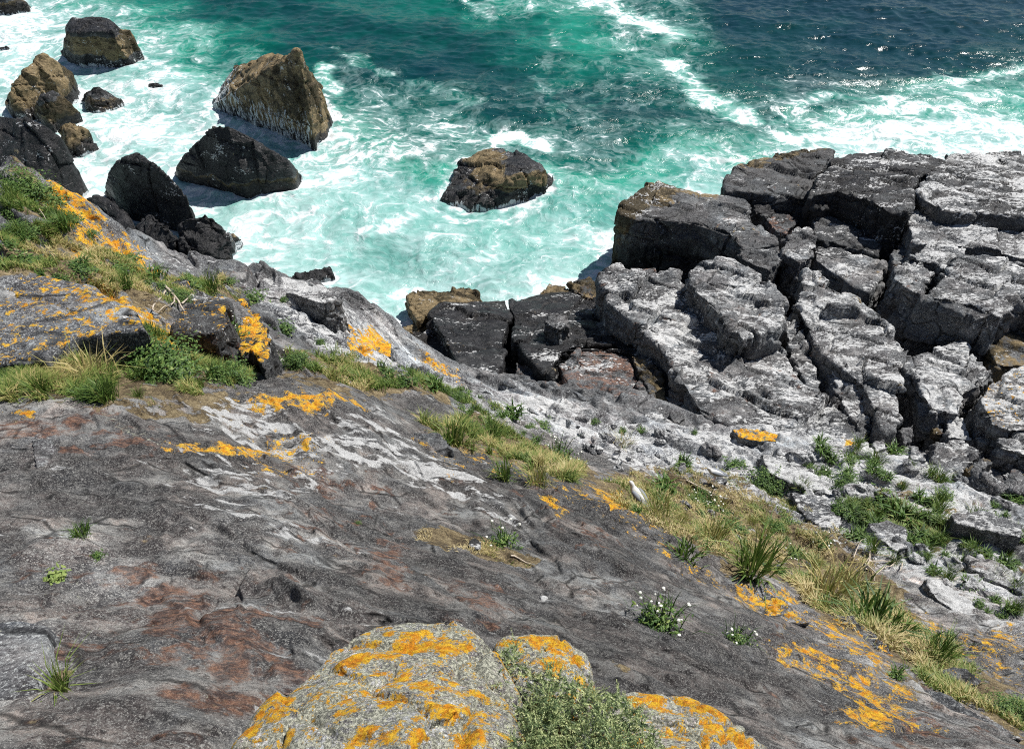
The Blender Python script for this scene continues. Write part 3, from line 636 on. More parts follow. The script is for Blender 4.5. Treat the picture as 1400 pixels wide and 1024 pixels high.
sea_rock('brown low rock cut by the top left corner of the photo', [(-60,-5,1.5),(10,-8,1.6),(38,2,.8),(42,10,0),(15,16,0),(-60,20,0)], tan=(.2,.9), dk=.6)
sea_rock('tiny rock barely breaking the foam at the left edge', [(-4,63,.35),(8,62,.4),(16,65,.1),(8,67,0),(-4,67,0)], tan=(0,.2), dk=.6, sc=.5, amp=.04)
sea_rock('small rock almost drowned in foam between the tan rock and the pyramid rock', [(200,112,.35),(214,110,.45),(226,117,.2),(215,121,0),(200,120,0)], tan=(0,.2), dk=.7, sc=.5, amp=.05)

wash()
# ------------------------------------------------------------------ blocks of the rock shelf
def block(label, px, z, tilt=(0, 0), zb=-1.2, tone=1.0, guano=.45, dk=0, olive=0, lich=0, rust=0, sc=1.0, amp=.10, name='shelf_rock', vox=None, flare=.03, cham=.03, group=None, mat=None, soil=0, pale=0, crest=False):
    px = np.array(px, float); c = W(px[:, 0], px[:, 1], z).mean(0)
    z_ = np.full(len(px), float(z))
    for _ in range(3):
        T = np.array([W(a, b, zz) for (a, b), zz in zip(px, z_)]); z_ = z+tilt[0]*(T[:, 0]-c[0])+tilt[1]*(T[:, 1]-c[1])
    T = np.array([W(a, b, zz) for (a, b), zz in zip(px, z_)])
    area = .5*np.sum(T[:, 0]*np.roll(T[:, 1], -1)-np.roll(T[:, 0], -1)*T[:, 1])
    if area < 0: T = T[::-1]
    n = len(T); cc = T.mean(0); size = math.sqrt(abs(area)); ch = min(cham*size, .28)
    dirv = T[:, :2]-cc[:2]; L = np.linalg.norm(dirv, axis=1)[:, None]; un = dirv/np.maximum(L, .01)
    top = T.copy(); top[:, :2] -= un*ch*.7; mid = T.copy(); mid[:, 2] -= ch*.7
    bot = T.copy(); bot[:, :2] += un*flare*np.clip(T[:, 2:]-zb, 0, 4)*.5; bot[:, 2] = zb
    V = np.vstack([top, mid, bot]); polys = [list(range(n)), [3*n-1-i for i in range(n)]]
    for r in (0, 1):
        for i in range(n):
            j = (i+1) % n; polys.append([r*n+i, (r+1)*n+i, (r+1)*n+j, r*n+j])
    dist = np.linalg.norm(cc-np.array([0, 0, CAM_Z])); vx = vox or max(.03, dist*.0020)
    co, tri, ed = remesh(V, vx, polys)
    co, N = roughen(co, tri, ed, sc*min(1.3, size/2.0), amp*1.25*min(1, size/2.0), 0)
    m = len(co); cov = zerocov(m); zz = co[:, 2]; q = fbm(co[:, 0]/1.4, co[:, 1]/1.4, zz/1.4, o=3, s=19)
    upf = sst(.15, .7, N[:, 2])
    cov['guano'] = guano*1.05*upf*(1+.5*q); cov['rust'] += rust; cov['lichen'] = lich*upf; cov['soil'] = soil*upf; cov['pale'] += pale
    if crest: olive = olive*sst(.1, .75, (co[:, 1]-cc[1])/(np.abs(T[:, 1]-cc[1]).max()+.01)*.8-(co[:, 0]-cc[0])/(np.abs(T[:, 0]-cc[0]).max()+.01)*.45+.25*q)
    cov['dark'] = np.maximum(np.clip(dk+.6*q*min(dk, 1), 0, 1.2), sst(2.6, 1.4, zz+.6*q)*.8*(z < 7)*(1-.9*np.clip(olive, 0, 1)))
    cov['olive'] = np.clip(np.maximum(olive*(1+.7*q), sst(1.6, .6, zz+.5*q)*.8), 0, 1)
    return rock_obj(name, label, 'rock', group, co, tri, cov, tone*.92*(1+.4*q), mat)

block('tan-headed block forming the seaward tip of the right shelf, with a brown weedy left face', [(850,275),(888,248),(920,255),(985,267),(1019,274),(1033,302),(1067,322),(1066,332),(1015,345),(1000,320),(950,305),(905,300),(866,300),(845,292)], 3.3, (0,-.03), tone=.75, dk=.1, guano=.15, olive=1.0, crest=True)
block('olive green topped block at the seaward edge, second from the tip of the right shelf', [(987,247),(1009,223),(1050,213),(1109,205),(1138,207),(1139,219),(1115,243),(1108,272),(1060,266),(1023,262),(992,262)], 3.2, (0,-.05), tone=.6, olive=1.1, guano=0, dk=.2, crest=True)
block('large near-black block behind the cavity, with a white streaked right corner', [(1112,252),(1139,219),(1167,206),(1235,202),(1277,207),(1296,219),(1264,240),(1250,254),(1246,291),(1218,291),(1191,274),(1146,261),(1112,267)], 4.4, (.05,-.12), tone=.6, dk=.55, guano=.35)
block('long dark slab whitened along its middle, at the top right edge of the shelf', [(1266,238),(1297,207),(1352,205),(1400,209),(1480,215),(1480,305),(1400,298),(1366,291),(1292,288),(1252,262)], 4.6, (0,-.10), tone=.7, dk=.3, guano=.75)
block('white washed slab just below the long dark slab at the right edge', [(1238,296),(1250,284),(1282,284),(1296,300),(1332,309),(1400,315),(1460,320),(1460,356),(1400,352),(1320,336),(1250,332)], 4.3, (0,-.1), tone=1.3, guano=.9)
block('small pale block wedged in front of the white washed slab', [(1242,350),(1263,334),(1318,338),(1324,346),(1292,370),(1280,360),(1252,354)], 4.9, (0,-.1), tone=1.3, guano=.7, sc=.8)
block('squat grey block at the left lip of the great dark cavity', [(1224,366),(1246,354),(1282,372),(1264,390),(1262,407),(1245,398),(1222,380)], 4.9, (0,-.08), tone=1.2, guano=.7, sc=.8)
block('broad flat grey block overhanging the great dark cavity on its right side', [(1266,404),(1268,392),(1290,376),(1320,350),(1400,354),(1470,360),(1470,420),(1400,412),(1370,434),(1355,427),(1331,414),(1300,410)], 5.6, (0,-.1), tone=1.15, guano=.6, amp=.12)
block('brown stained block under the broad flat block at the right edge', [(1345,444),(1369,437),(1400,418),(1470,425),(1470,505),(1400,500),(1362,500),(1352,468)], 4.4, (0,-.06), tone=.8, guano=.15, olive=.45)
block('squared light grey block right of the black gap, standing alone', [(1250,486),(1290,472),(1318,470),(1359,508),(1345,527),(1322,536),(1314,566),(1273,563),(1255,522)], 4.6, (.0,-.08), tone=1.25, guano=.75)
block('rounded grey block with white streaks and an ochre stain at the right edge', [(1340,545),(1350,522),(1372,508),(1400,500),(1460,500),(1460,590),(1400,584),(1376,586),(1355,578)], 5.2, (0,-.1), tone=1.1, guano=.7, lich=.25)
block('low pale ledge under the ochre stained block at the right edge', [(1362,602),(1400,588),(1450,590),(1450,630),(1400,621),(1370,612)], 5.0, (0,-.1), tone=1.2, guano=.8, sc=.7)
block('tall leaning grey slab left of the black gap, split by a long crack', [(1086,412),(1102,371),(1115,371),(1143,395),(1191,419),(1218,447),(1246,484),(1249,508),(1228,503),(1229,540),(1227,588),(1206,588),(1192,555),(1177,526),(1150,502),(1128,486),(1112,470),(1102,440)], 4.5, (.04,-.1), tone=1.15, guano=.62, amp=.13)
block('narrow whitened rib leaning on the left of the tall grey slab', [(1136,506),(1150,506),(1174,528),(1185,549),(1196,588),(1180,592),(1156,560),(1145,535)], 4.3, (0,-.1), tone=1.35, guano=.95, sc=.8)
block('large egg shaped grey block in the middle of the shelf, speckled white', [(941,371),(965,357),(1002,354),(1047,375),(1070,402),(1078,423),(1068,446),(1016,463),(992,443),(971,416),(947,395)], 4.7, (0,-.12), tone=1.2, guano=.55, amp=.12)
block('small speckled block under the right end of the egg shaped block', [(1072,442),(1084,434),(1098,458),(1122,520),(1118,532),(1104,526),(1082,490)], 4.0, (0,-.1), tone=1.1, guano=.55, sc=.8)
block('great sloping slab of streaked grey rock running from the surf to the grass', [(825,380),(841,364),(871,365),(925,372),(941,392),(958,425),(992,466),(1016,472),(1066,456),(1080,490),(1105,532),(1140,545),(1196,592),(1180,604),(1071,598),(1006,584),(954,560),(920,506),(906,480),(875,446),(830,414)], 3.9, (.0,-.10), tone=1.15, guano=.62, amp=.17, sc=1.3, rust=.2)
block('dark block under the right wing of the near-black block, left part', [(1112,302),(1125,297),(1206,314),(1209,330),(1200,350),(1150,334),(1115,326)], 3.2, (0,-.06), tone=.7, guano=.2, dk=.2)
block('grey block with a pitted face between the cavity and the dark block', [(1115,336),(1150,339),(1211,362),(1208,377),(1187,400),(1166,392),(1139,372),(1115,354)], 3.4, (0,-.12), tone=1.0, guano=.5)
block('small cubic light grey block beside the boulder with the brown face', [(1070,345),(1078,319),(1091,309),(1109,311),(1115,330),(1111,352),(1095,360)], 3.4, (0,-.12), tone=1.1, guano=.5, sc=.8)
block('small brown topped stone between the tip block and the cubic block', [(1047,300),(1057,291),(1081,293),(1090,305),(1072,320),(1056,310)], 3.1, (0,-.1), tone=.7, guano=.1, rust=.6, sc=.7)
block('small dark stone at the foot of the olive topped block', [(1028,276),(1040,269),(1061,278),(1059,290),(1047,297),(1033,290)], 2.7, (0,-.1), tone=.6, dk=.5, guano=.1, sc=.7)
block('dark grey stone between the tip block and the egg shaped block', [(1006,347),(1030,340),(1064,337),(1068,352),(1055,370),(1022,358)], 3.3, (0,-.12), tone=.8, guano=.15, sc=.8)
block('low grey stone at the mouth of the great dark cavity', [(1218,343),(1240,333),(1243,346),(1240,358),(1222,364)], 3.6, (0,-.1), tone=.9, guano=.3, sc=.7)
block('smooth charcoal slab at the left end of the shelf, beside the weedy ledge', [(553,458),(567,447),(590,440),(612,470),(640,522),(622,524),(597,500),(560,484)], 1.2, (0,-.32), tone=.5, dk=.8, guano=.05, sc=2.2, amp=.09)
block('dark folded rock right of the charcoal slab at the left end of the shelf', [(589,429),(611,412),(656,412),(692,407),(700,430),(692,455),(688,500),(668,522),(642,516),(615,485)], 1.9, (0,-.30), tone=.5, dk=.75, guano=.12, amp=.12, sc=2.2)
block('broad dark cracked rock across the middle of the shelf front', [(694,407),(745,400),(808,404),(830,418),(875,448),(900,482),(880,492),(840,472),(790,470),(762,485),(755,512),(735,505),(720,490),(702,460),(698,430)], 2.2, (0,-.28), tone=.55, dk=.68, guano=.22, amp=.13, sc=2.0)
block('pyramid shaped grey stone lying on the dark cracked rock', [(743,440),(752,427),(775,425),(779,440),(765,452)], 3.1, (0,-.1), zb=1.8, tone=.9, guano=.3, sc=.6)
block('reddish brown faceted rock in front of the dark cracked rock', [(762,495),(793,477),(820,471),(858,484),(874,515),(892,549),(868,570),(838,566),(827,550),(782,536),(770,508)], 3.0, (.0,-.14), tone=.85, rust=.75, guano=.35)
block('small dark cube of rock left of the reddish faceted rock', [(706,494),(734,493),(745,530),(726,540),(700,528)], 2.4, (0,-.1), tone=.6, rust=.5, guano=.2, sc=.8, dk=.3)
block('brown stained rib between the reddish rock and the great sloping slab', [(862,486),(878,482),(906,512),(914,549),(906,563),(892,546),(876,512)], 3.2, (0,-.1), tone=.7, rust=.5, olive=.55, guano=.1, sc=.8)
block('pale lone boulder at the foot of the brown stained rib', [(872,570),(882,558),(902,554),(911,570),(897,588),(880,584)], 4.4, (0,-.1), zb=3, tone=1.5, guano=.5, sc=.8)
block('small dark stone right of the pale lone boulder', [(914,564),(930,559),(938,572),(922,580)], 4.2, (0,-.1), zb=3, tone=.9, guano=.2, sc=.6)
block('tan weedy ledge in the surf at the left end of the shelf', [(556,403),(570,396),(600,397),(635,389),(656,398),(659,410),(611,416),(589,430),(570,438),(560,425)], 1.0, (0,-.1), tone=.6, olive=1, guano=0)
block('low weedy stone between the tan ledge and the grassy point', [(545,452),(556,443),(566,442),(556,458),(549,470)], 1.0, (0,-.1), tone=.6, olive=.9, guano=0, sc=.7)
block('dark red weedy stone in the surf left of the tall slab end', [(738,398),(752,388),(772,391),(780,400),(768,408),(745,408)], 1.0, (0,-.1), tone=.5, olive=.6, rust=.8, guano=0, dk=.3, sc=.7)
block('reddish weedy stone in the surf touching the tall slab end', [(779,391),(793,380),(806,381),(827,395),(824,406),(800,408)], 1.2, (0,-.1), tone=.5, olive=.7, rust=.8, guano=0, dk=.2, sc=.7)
# rubble between the shelf and the slope
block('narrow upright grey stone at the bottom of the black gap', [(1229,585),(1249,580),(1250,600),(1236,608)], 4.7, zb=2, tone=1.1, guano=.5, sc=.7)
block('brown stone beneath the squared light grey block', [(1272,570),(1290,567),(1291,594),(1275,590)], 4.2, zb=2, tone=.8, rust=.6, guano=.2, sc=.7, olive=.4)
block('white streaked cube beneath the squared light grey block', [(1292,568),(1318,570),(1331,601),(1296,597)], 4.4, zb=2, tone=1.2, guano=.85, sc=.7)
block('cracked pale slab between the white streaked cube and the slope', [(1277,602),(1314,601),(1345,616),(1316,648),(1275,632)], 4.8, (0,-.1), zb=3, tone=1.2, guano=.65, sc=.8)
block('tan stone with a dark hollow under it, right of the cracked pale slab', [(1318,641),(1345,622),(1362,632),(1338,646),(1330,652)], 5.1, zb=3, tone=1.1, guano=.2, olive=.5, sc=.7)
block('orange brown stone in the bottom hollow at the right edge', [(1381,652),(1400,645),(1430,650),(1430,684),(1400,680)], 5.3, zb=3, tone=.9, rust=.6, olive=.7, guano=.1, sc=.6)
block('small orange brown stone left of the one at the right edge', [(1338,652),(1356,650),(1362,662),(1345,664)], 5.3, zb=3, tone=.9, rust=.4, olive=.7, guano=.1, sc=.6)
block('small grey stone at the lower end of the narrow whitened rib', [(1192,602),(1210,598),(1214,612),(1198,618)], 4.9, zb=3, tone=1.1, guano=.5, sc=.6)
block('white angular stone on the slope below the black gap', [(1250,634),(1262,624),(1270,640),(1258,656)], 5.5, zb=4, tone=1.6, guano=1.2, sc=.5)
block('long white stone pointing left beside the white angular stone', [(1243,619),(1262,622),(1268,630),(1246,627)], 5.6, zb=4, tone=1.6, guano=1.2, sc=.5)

# ------------------------------------------------------------------ outcrops and stones on the slope (heights above the ground there)
def outcrop(label, px, h, **kw):
    px = np.array(px, float); c = px.mean(0); g = pick(*c); kw.setdefault('sc', .6); kw.setdefault('amp', .05)
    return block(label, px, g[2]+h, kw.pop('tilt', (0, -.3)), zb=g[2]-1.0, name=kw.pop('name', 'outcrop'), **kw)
outcrop('dark upright rock banded with bright orange lichen, above the leafy bush', [(318,420),(335,415),(352,428),(368,450),(368,490),(358,498),(345,480),(330,485),(318,450)], .45, tone=.5, lich=1.0, guano=.1, tilt=(.2,-.6))
outcrop('dark broken rock face tangled with dead twigs above the bush', [(205,388),(250,385),(310,410),(318,440),(290,455),(245,455),(212,420)], .25, tone=.6, guano=.3, rust=.4, lich=.3, tilt=(.1,-.5))
outcrop('bleached grey rock dome at the left, with scattered orange spots', [(-30,380),(0,374),(60,380),(120,392),(185,425),(200,450),(150,455),(100,462),(60,490),(-30,500)], .22, tone=1.35, guano=.1, lich=.45, tilt=(0,-.15), sc=1.2, amp=.03)
outcrop('long white splashed boulder above the grassy gully', [(1080,672),(1110,676),(1135,690),(1153,712),(1150,728),(1120,722),(1095,700)], .35, tone=1.3, guano=.8)
outcrop('white lumpy boulder behind the bleached branches', [(1186,715),(1215,710),(1240,720),(1245,745),(1225,752),(1200,735)], .4, tone=1.4, guano=1.0)
outcrop('whitened flat boulder between the two grass patches at the top of the gully', [(1040,620),(1100,636),(1160,668),(1150,680),(1100,668),(1050,645)], .3, tone=1.25, guano=.85)
outcrop('orange topped ledge stone at the edge of the shelf', [(1000,585),(1040,586),(1066,592),(1062,602),(1035,602),(1010,598)], .14, tone=1.0, guano=.2, lich=1.0)
outcrop('rounded pale boulder beside the second gull', [(993,638),(1010,636),(1024,642),(1022,652),(1005,652)], .22, tone=1.5, guano=.4, name='stone')
outcrop('grey boulder the second gull stands on', [(945,640),(975,640),(995,655),(985,668),(955,664),(940,652)], .12, tone=1.3, guano=.4, name='stone')
outcrop('black hollowed boulder low on the right of the gully', [(1283,915),(1300,910),(1322,912),(1345,930),(1335,938),(1310,935),(1292,928)], .3, tone=.9, guano=.1, lich=.3)
outcrop('tan lichen-dusted slab lying on the ridge crest', [(1005,800),(1040,800),(1085,830),(1110,852),(1080,852),(1035,830),(1010,815)], .12, tone=1.4, guano=.1, lich=.7, rust=.2, tilt=(.15,-.25))
outcrop('long lichen edged slab on the ridge, lower of the two', [(1130,838),(1165,842),(1210,875),(1232,905),(1200,900),(1160,870)], .14, tone=1.2, guano=.1, lich=.6, tilt=(.15,-.25))
outcrop('brown grey slab at the foot of the grassy gully', [(1240,925),(1290,945),(1350,980),(1400,1010),(1360,1015),(1290,985),(1235,950)], .15, tone=1.0, rust=.5, guano=.05, tilt=(.15,-.25))
outcrop('black nugget of rock in the brown litter hollow', [(640,738),(650,733),(658,740),(656,750),(646,754),(640,748)], .16, tone=.35, guano=.2, name='stone', sc=.3, amp=.02)
outcrop('white splashed stone on the dark slab right of the litter hollow', [(737,813),(745,811),(752,817),(744,824),(738,820)], .06, tone=1.8, guano=1, name='stone', sc=.2, amp=.01)
outcrop('guano streaked rock knob at the top of the grassy point', [(345,372),(390,375),(420,385),(470,405),(440,415),(395,400),(350,390)], .3, tone=1.4, guano=.85)
outcrop('orange capped stone on the grassy point beside the cove', [(505,468),(520,462),(536,470),(535,486),(515,488)], .3, tone=1.0, lich=1.2, guano=.1)
outcrop('grey rock hump where the ridge meets the left slab', [(560,590),(600,590),(620,615),(600,625),(565,610)], .1, tone=.9, guano=.5)
outcrop('long white slab on the far right slope', [(1262,790),(1285,792),(1330,822),(1340,842),(1310,838),(1280,818)], .25, tone=1.6, guano=1.3)
outcrop('grey slab half buried in green herbs at the right edge', [(1300,700),(1350,700),(1400,715),(1400,735),(1350,725),(1305,715)], .25, tone=1.3, guano=.7)
outcrop('blue-grey slab near the right edge above the white slab', [(1320,755),(1360,765),(1400,790),(1400,810),(1350,790),(1325,775)], .25, tone=1.5, guano=.4)
outcrop('flat smooth grey slab in the lower left corner', [(-30,848),(30,846),(66,852),(62,915),(52,950),(20,958),(-30,960)], .05, tone=1.7, guano=0, tilt=(.1,-.5), sc=1, amp=.015)
outcrop('small smooth grey tooth of rock on the left slab', [(42,600),(70,598),(76,612),(66,635),(48,640),(44,618)], .10, tone=1.6, guano=0, tilt=(0,-.4), sc=.5, amp=.02)

# foreground boulders
def boulder(label, pts, orange, whites, vox=.011):
    V = []
    for u, v, t_ in pts:
        p = P(u, v, t_); V.append(p); q = p.copy(); q[1] += .1; q[2] = 17.2; V.append(q)
    V = np.array(V); co, tri, ed = remesh(V, vox); co = relax(co, ed, 14)
    N = normals(co, tri); x, y, z = co.T
    d = .045*fbm(x/.35, y/.35, z/.35, o=3, s=3)+.018*fbm(x/.09, y/.09, z/.09, o=4, s=4)
    F1, F2, rid, sl_ = worley(x/.28+.3*fbm(x/.2, y/.2, z/.2, o=2, s=6), y/.28, z/.28, s=7); d = d+.02*(rid-.5)+.03*sl_*.6-.022*sst(.08, 0, F2-F1)
    co = co+N*d[:, None]; n = len(co); cov = zerocov(n)
    bv = BVHTree.FromPolygons([tuple(p) for p in co], [tuple(f) for f in tri])
    def spots(lst, key, base):
        val = np.full(n, base)
        for u, v, r in lst:
            dx, dy, dz = ray(u, v); hit, _, _, ds = bv.ray_cast(Vector((0, 0, CAM_Z)), Vector((float(dx), float(dy), float(dz))))
            if hit is None: continue
            rm = r*ds/FPX; dd = np.linalg.norm(co-np.array(hit), axis=1)/rm
            val = np.maximum(val, sst(2.1, .2, dd)*1.2)
        cov[key] = val
    spots(orange, 'lichen', .46); spots(whites, 'pale', .76)
    return rock_obj('lichen_boulder', label, 'rock', None, co, tri, cov, 2.3+.5*fbm(x/.2, y/.2, z/.2, o=3, s=8), M_NEAR)
boulder('largest foreground boulder, crusted with orange and pale grey lichen, at the bottom of the photo',
 [(505,848,3.1),(560,843,3.15),(610,846,3.12),(652,862,3.0),(682,886,2.95),(440,882,2.95),(400,922,2.75),(345,980,2.5),(312,1024,2.4),(705,950,2.75),(712,1024,2.45),(560,900,2.72),(560,960,2.4),(560,1024,2.15),(460,985,2.35),(650,1000,2.35),(300,1080,2.2),(560,1150,1.9),(720,1120,2.1),(320,1150,2.0)],
 [(590,852,11),(578,872,18),(562,888,26),(530,893,20),(480,903,24),(500,866,8),(530,868,8),(605,886,20),(640,882,12),(555,925,18),(577,937,16),(540,960,20),(590,972,18),(505,995,16),(572,1000,20),(535,1003,15),(650,948,14),(618,932,16),(612,975,17),(655,985,14),(640,1012,22),(412,920,14),(382,952,18),(362,975,20),(345,1000,14),(322,1000,8),(392,1010,12),(433,888,6),(446,905,10),(462,975,8),(480,1018,14),(690,1005,12)],
 [(520,880,30),(440,960,36),(652,912,34),(480,940,30),(620,862,22),(382,1005,18),(430,990,25),(590,905,12),(625,1000,12),(680,960,18),(520,975,14)])
boulder('middle foreground boulder behind the green shrub, orange with a red lichen patch',
 [(676,885,3.15),(692,872,3.2),(730,868,3.25),(770,873,3.22),(800,893,3.15),(808,925,3.05),(792,958,2.95),(740,905,3.0),(720,960,2.85),(680,930,2.95),(760,960,2.85)],
 [(730,874,18),(762,884,18),(708,884,12),(795,935,10),(786,905,12),(752,912,14),(690,880,8)], [(750,890,16),(775,905,16),(700,900,12)])
boulder('right foreground boulder with a broad orange lichen sheet, beside the green shrub',
 [(845,955,3.2),(868,944,3.25),(905,939,3.25),(945,946,3.2),(978,962,3.12),(1004,992,3.05),(1040,1024,3.0),(1110,1090,2.9),(900,985,2.95),(950,1024,2.75),(850,1024,2.8),(820,980,3.0),(950,1130,2.3),(820,1130,2.3)],
 [(890,957,22),(922,946,16),(942,956,22),(970,972,22),(982,992,20),(1003,1008,18),(908,1003,16),(933,1000,8),(868,957,12),(1022,1018,12),(860,1010,14),(965,1018,10)], [(990,975,14),(900,975,10),(1010,1000,14),(960,1010,20)])
# ------------------------------------------------------------------ vegetation
def blades(base, h, wd, lean, az, rng, mid=.55):
    """curved grass blades: 3 triangles each, returned as vertices and faces"""
    n = len(base); d = np.stack([np.cos(az), np.sin(az), 0*az], -1); sd = np.stack([-np.sin(az), np.cos(az), 0*az], -1)
    z = np.array([0, 0, 1.0]); h = h[:, None]; l = lean[:, None]; w_ = wd[:, None]
    m = base+z*h*mid+d*h*l*.35; tip = base+z*h*(1-.35*l)+d*h*l
    V = np.stack([base-sd*w_, base+sd*w_, m+sd*w_*.8, m-sd*w_*.8, tip], 1).reshape(-1, 3)
    k = np.arange(n)[:, None]*5; F = np.concatenate([k+[0, 1, 2], k+[0, 2, 3], k+[3, 2, 4]])
    return V, F
def leaves(c, L, wd, nrm, az):
    """small folded diamond leaves round the points c"""
    n = len(c); d = np.stack([np.cos(az), np.sin(az), 0*az], -1); d = d-nrm*np.sum(d*nrm, 1)[:, None]; d /= np.linalg.norm(d, axis=1)[:, None]+1e-9
    s_ = np.cross(nrm, d); L = L[:, None]; w_ = wd[:, None]
    V = np.stack([c-d*L*.5, c+s_*w_-nrm*w_*.3, c+d*L*.5, c-s_*w_-nrm*w_*.3], 1).reshape(-1, 3)
    k = np.arange(n)[:, None]*4; return V, np.concatenate([k+[0, 1, 2], k+[0, 2, 3]])
def scatter(px, n, dens=None):
    p = np.array([pick(u, v)[:2] for u, v in px]); lo, hi = p.min(0), p.max(0); out = []
    tot = 0
    while tot < n:
        q = RNG.uniform(lo, hi, (n*2, 2)); sd, _ = poly_sd(p, q[:, 0], q[:, 1], True)
        cl = fbm(q[:, 0]/.35, q[:, 1]/.35, o=3, s=91)+.25*fbm(q[:, 0]/1.6, q[:, 1]/1.6, o=2, s=93)
        k = (sd < 0.05*RNG.standard_normal(len(q))) & (cl > RNG.uniform(-.05, .45, len(q)))
        out.append(q[k]); tot += k.sum()
        if len(out) > 40: break
    q = np.concatenate(out)[:n]; return np.column_stack([q, ground(q[:, 0], q[:, 1])-.01])
def sward(name, label, px, n, hm, tint, wd=.004, sd_=.16):
    b = scatter(px, n); n = len(b); r = RNG
    h = hm*r.uniform(.45, 1.3, n)*(1+.5*fbm(b[:, 0]/.5, b[:, 1]/.5, o=2, s=95)); az = r.uniform(0, 6.28, n)*.6+fbm(b[:, 0]/.6, b[:, 1]/.6, o=2, s=97)*3
    V, F = blades(b, h, wd*r.uniform(.6, 1.4, n), r.uniform(.2, 1.1, n), az, r)
    t_ = np.clip(tint+sd_*r.standard_normal(n)+.6*fbm(b[:, 0]/.7, b[:, 1]/.7, o=3, s=98), 0, 1)
    o = mesh(name, V, F, M_GRASS, attrs={'tint': np.repeat(t_, 5)}, smooth=False); return tag(o, label, 'grass', kind='stuff')
sward('grass', 'green and straw grass on the bank at the upper left', [(0,330),(60,320),(150,345),(215,385),(300,380),(330,398),(200,425),(140,398),(80,383),(0,372)], 15000, .14, .50, .006)
sward('grass', 'grass and low growth on the top left bank edge', [(0,232),(45,238),(70,275),(110,315),(150,345),(60,335),(0,335)], 10000, .16, .40, .006)
sward('grass', 'straw and green meadow grass between the dome and the big slab', [(0,490),(90,478),(130,462),(165,470),(170,530),(150,550),(90,546),(0,549)], 15000, .22, .58, .005)
sward('grass', 'dry grass round the leafy bush', [(140,455),(200,450),(330,500),(345,520),(300,545),(200,552),(140,548)], 8000, .16, .55, .005)
sward('grass', 'thin grass on the ledge above the central strip', [(390,490),(480,485),(560,508),(645,540),(700,560),(680,575),(560,530),(440,515)], 8000, .16, .45, .007)
sward('grass', 'green and dry grass strip behind the ridge of the big slab', [(575,578),(650,570),(740,600),(800,640),(780,660),(700,635),(620,608)], 12000, .20, .50, .006)
sward('grass', 'straw coloured grass filling the gully behind the ridge', [(820,660),(860,645),(960,668),(1060,705),(1140,745),(1180,790),(1110,790),(1040,780),(930,738),(860,702)], 8500, .14, .70, .006)
sward('grass', 'mixed tall grass in the lower gully', [(1050,740),(1160,790),(1230,840),(1310,890),(1300,905),(1220,895),(1140,845),(1080,800)], 10000, .20, .60, .006)
sward('grass', 'low grass at the right edge of the gully', [(1250,890),(1330,915),(1400,960),(1400,1000),(1330,960),(1250,925)], 7000, .13, .55, .005)
sward('grass', 'sparse dry grass spreading up from the gully between the herb patches', [(900,640),(1000,645),(1120,700),(1200,760),(1180,800),(1080,735),(940,680)], 5000, .11, .66, .006)
sward('grass', 'thin green grass between the whitened rocks on the right', [(1140,690),(1200,670),(1290,715),(1290,750),(1230,745),(1180,725)], 8000, .18, .38, .008)
o = sward('litter', 'brown dry litter in the hollow of the big slab', [(565,730),(600,720),(660,738),(738,768),(725,778),(650,758),(585,744)], 1200, .04, .95, .003); o['category'] = 'plant litter'

def tri_mesh(parts): 
    V = []; F = []; T = []; o = 0
    for v, f, t_ in parts: V.append(v); F.append(f+o); T.append(t_); o += len(v)
    return np.concatenate(V), np.concatenate(F), np.concatenate(T)
def dome(n, rx, rz, rng, fill=.35):
    d = rng.standard_normal((n, 3)); d[:, 2] = np.abs(d[:, 2]); d /= np.linalg.norm(d, axis=1)[:, None]; r = rng.uniform(fill, 1, n)[:, None]
    lump = 1+.75*fbm(d[:, 0]*2.2+5, d[:, 1]*2.2, d[:, 2]*2.2, o=2, s=55)[:, None]; p = d*r*lump; p[:, :2] *= rx; p[:, 2] *= rz; return p, d
def kind_tuft(seed, n=110, tint=.25, hh=.9, wd=.012, sp=.12, spread=1.0, tsd=.15):
    r = np.random.default_rng(seed); b = np.column_stack([r.normal(0, sp, n), r.normal(0, sp, n), np.full(n, -.03)])
    az = np.arctan2(b[:, 1], b[:, 0])+r.normal(0, .7, n); V, F = blades(b, hh*r.uniform(.5, 1.1, n), wd*r.uniform(.7, 1.3, n), np.clip(r.normal(.45, .3, n), 0, 1.2)*spread, az, r)
    return V, F, np.repeat(np.clip(tint+tsd*r.standard_normal(n), 0, 1), 5)
def kind_herb(seed, n=420, tint=.45, L=.12, wd=.024, rz=.34, tsd=.22):
    r = np.random.default_rng(seed); p, d = dome(n, .5, rz, r); nr = d*.5+r.standard_normal((n, 3))*.35+[0, 0, .8]; nr /= np.linalg.norm(nr, axis=1)[:, None]
    V, F = leaves(p, L*r.uniform(.6, 1.3, n), wd*r.uniform(.7, 1.3, n), nr, r.uniform(0, 6.28, n)); return V, F, np.repeat(np.clip(tint+tsd*r.standard_normal(n), 0, 1), 4)
def kind_rosette(seed, n=60, tint=.5):
    r = np.random.default_rng(seed); V, F = blades(np.column_stack([r.normal(0, .14, n), r.normal(0, .14, n), np.zeros(n)]), r.uniform(.3, .6, n), r.uniform(.022, .04, n), r.uniform(.4, 1.1, n), r.uniform(0, 6.28, n), r)
    return V, F, np.repeat(np.clip(tint+.2*r.standard_normal(n), 0, 1), 5)
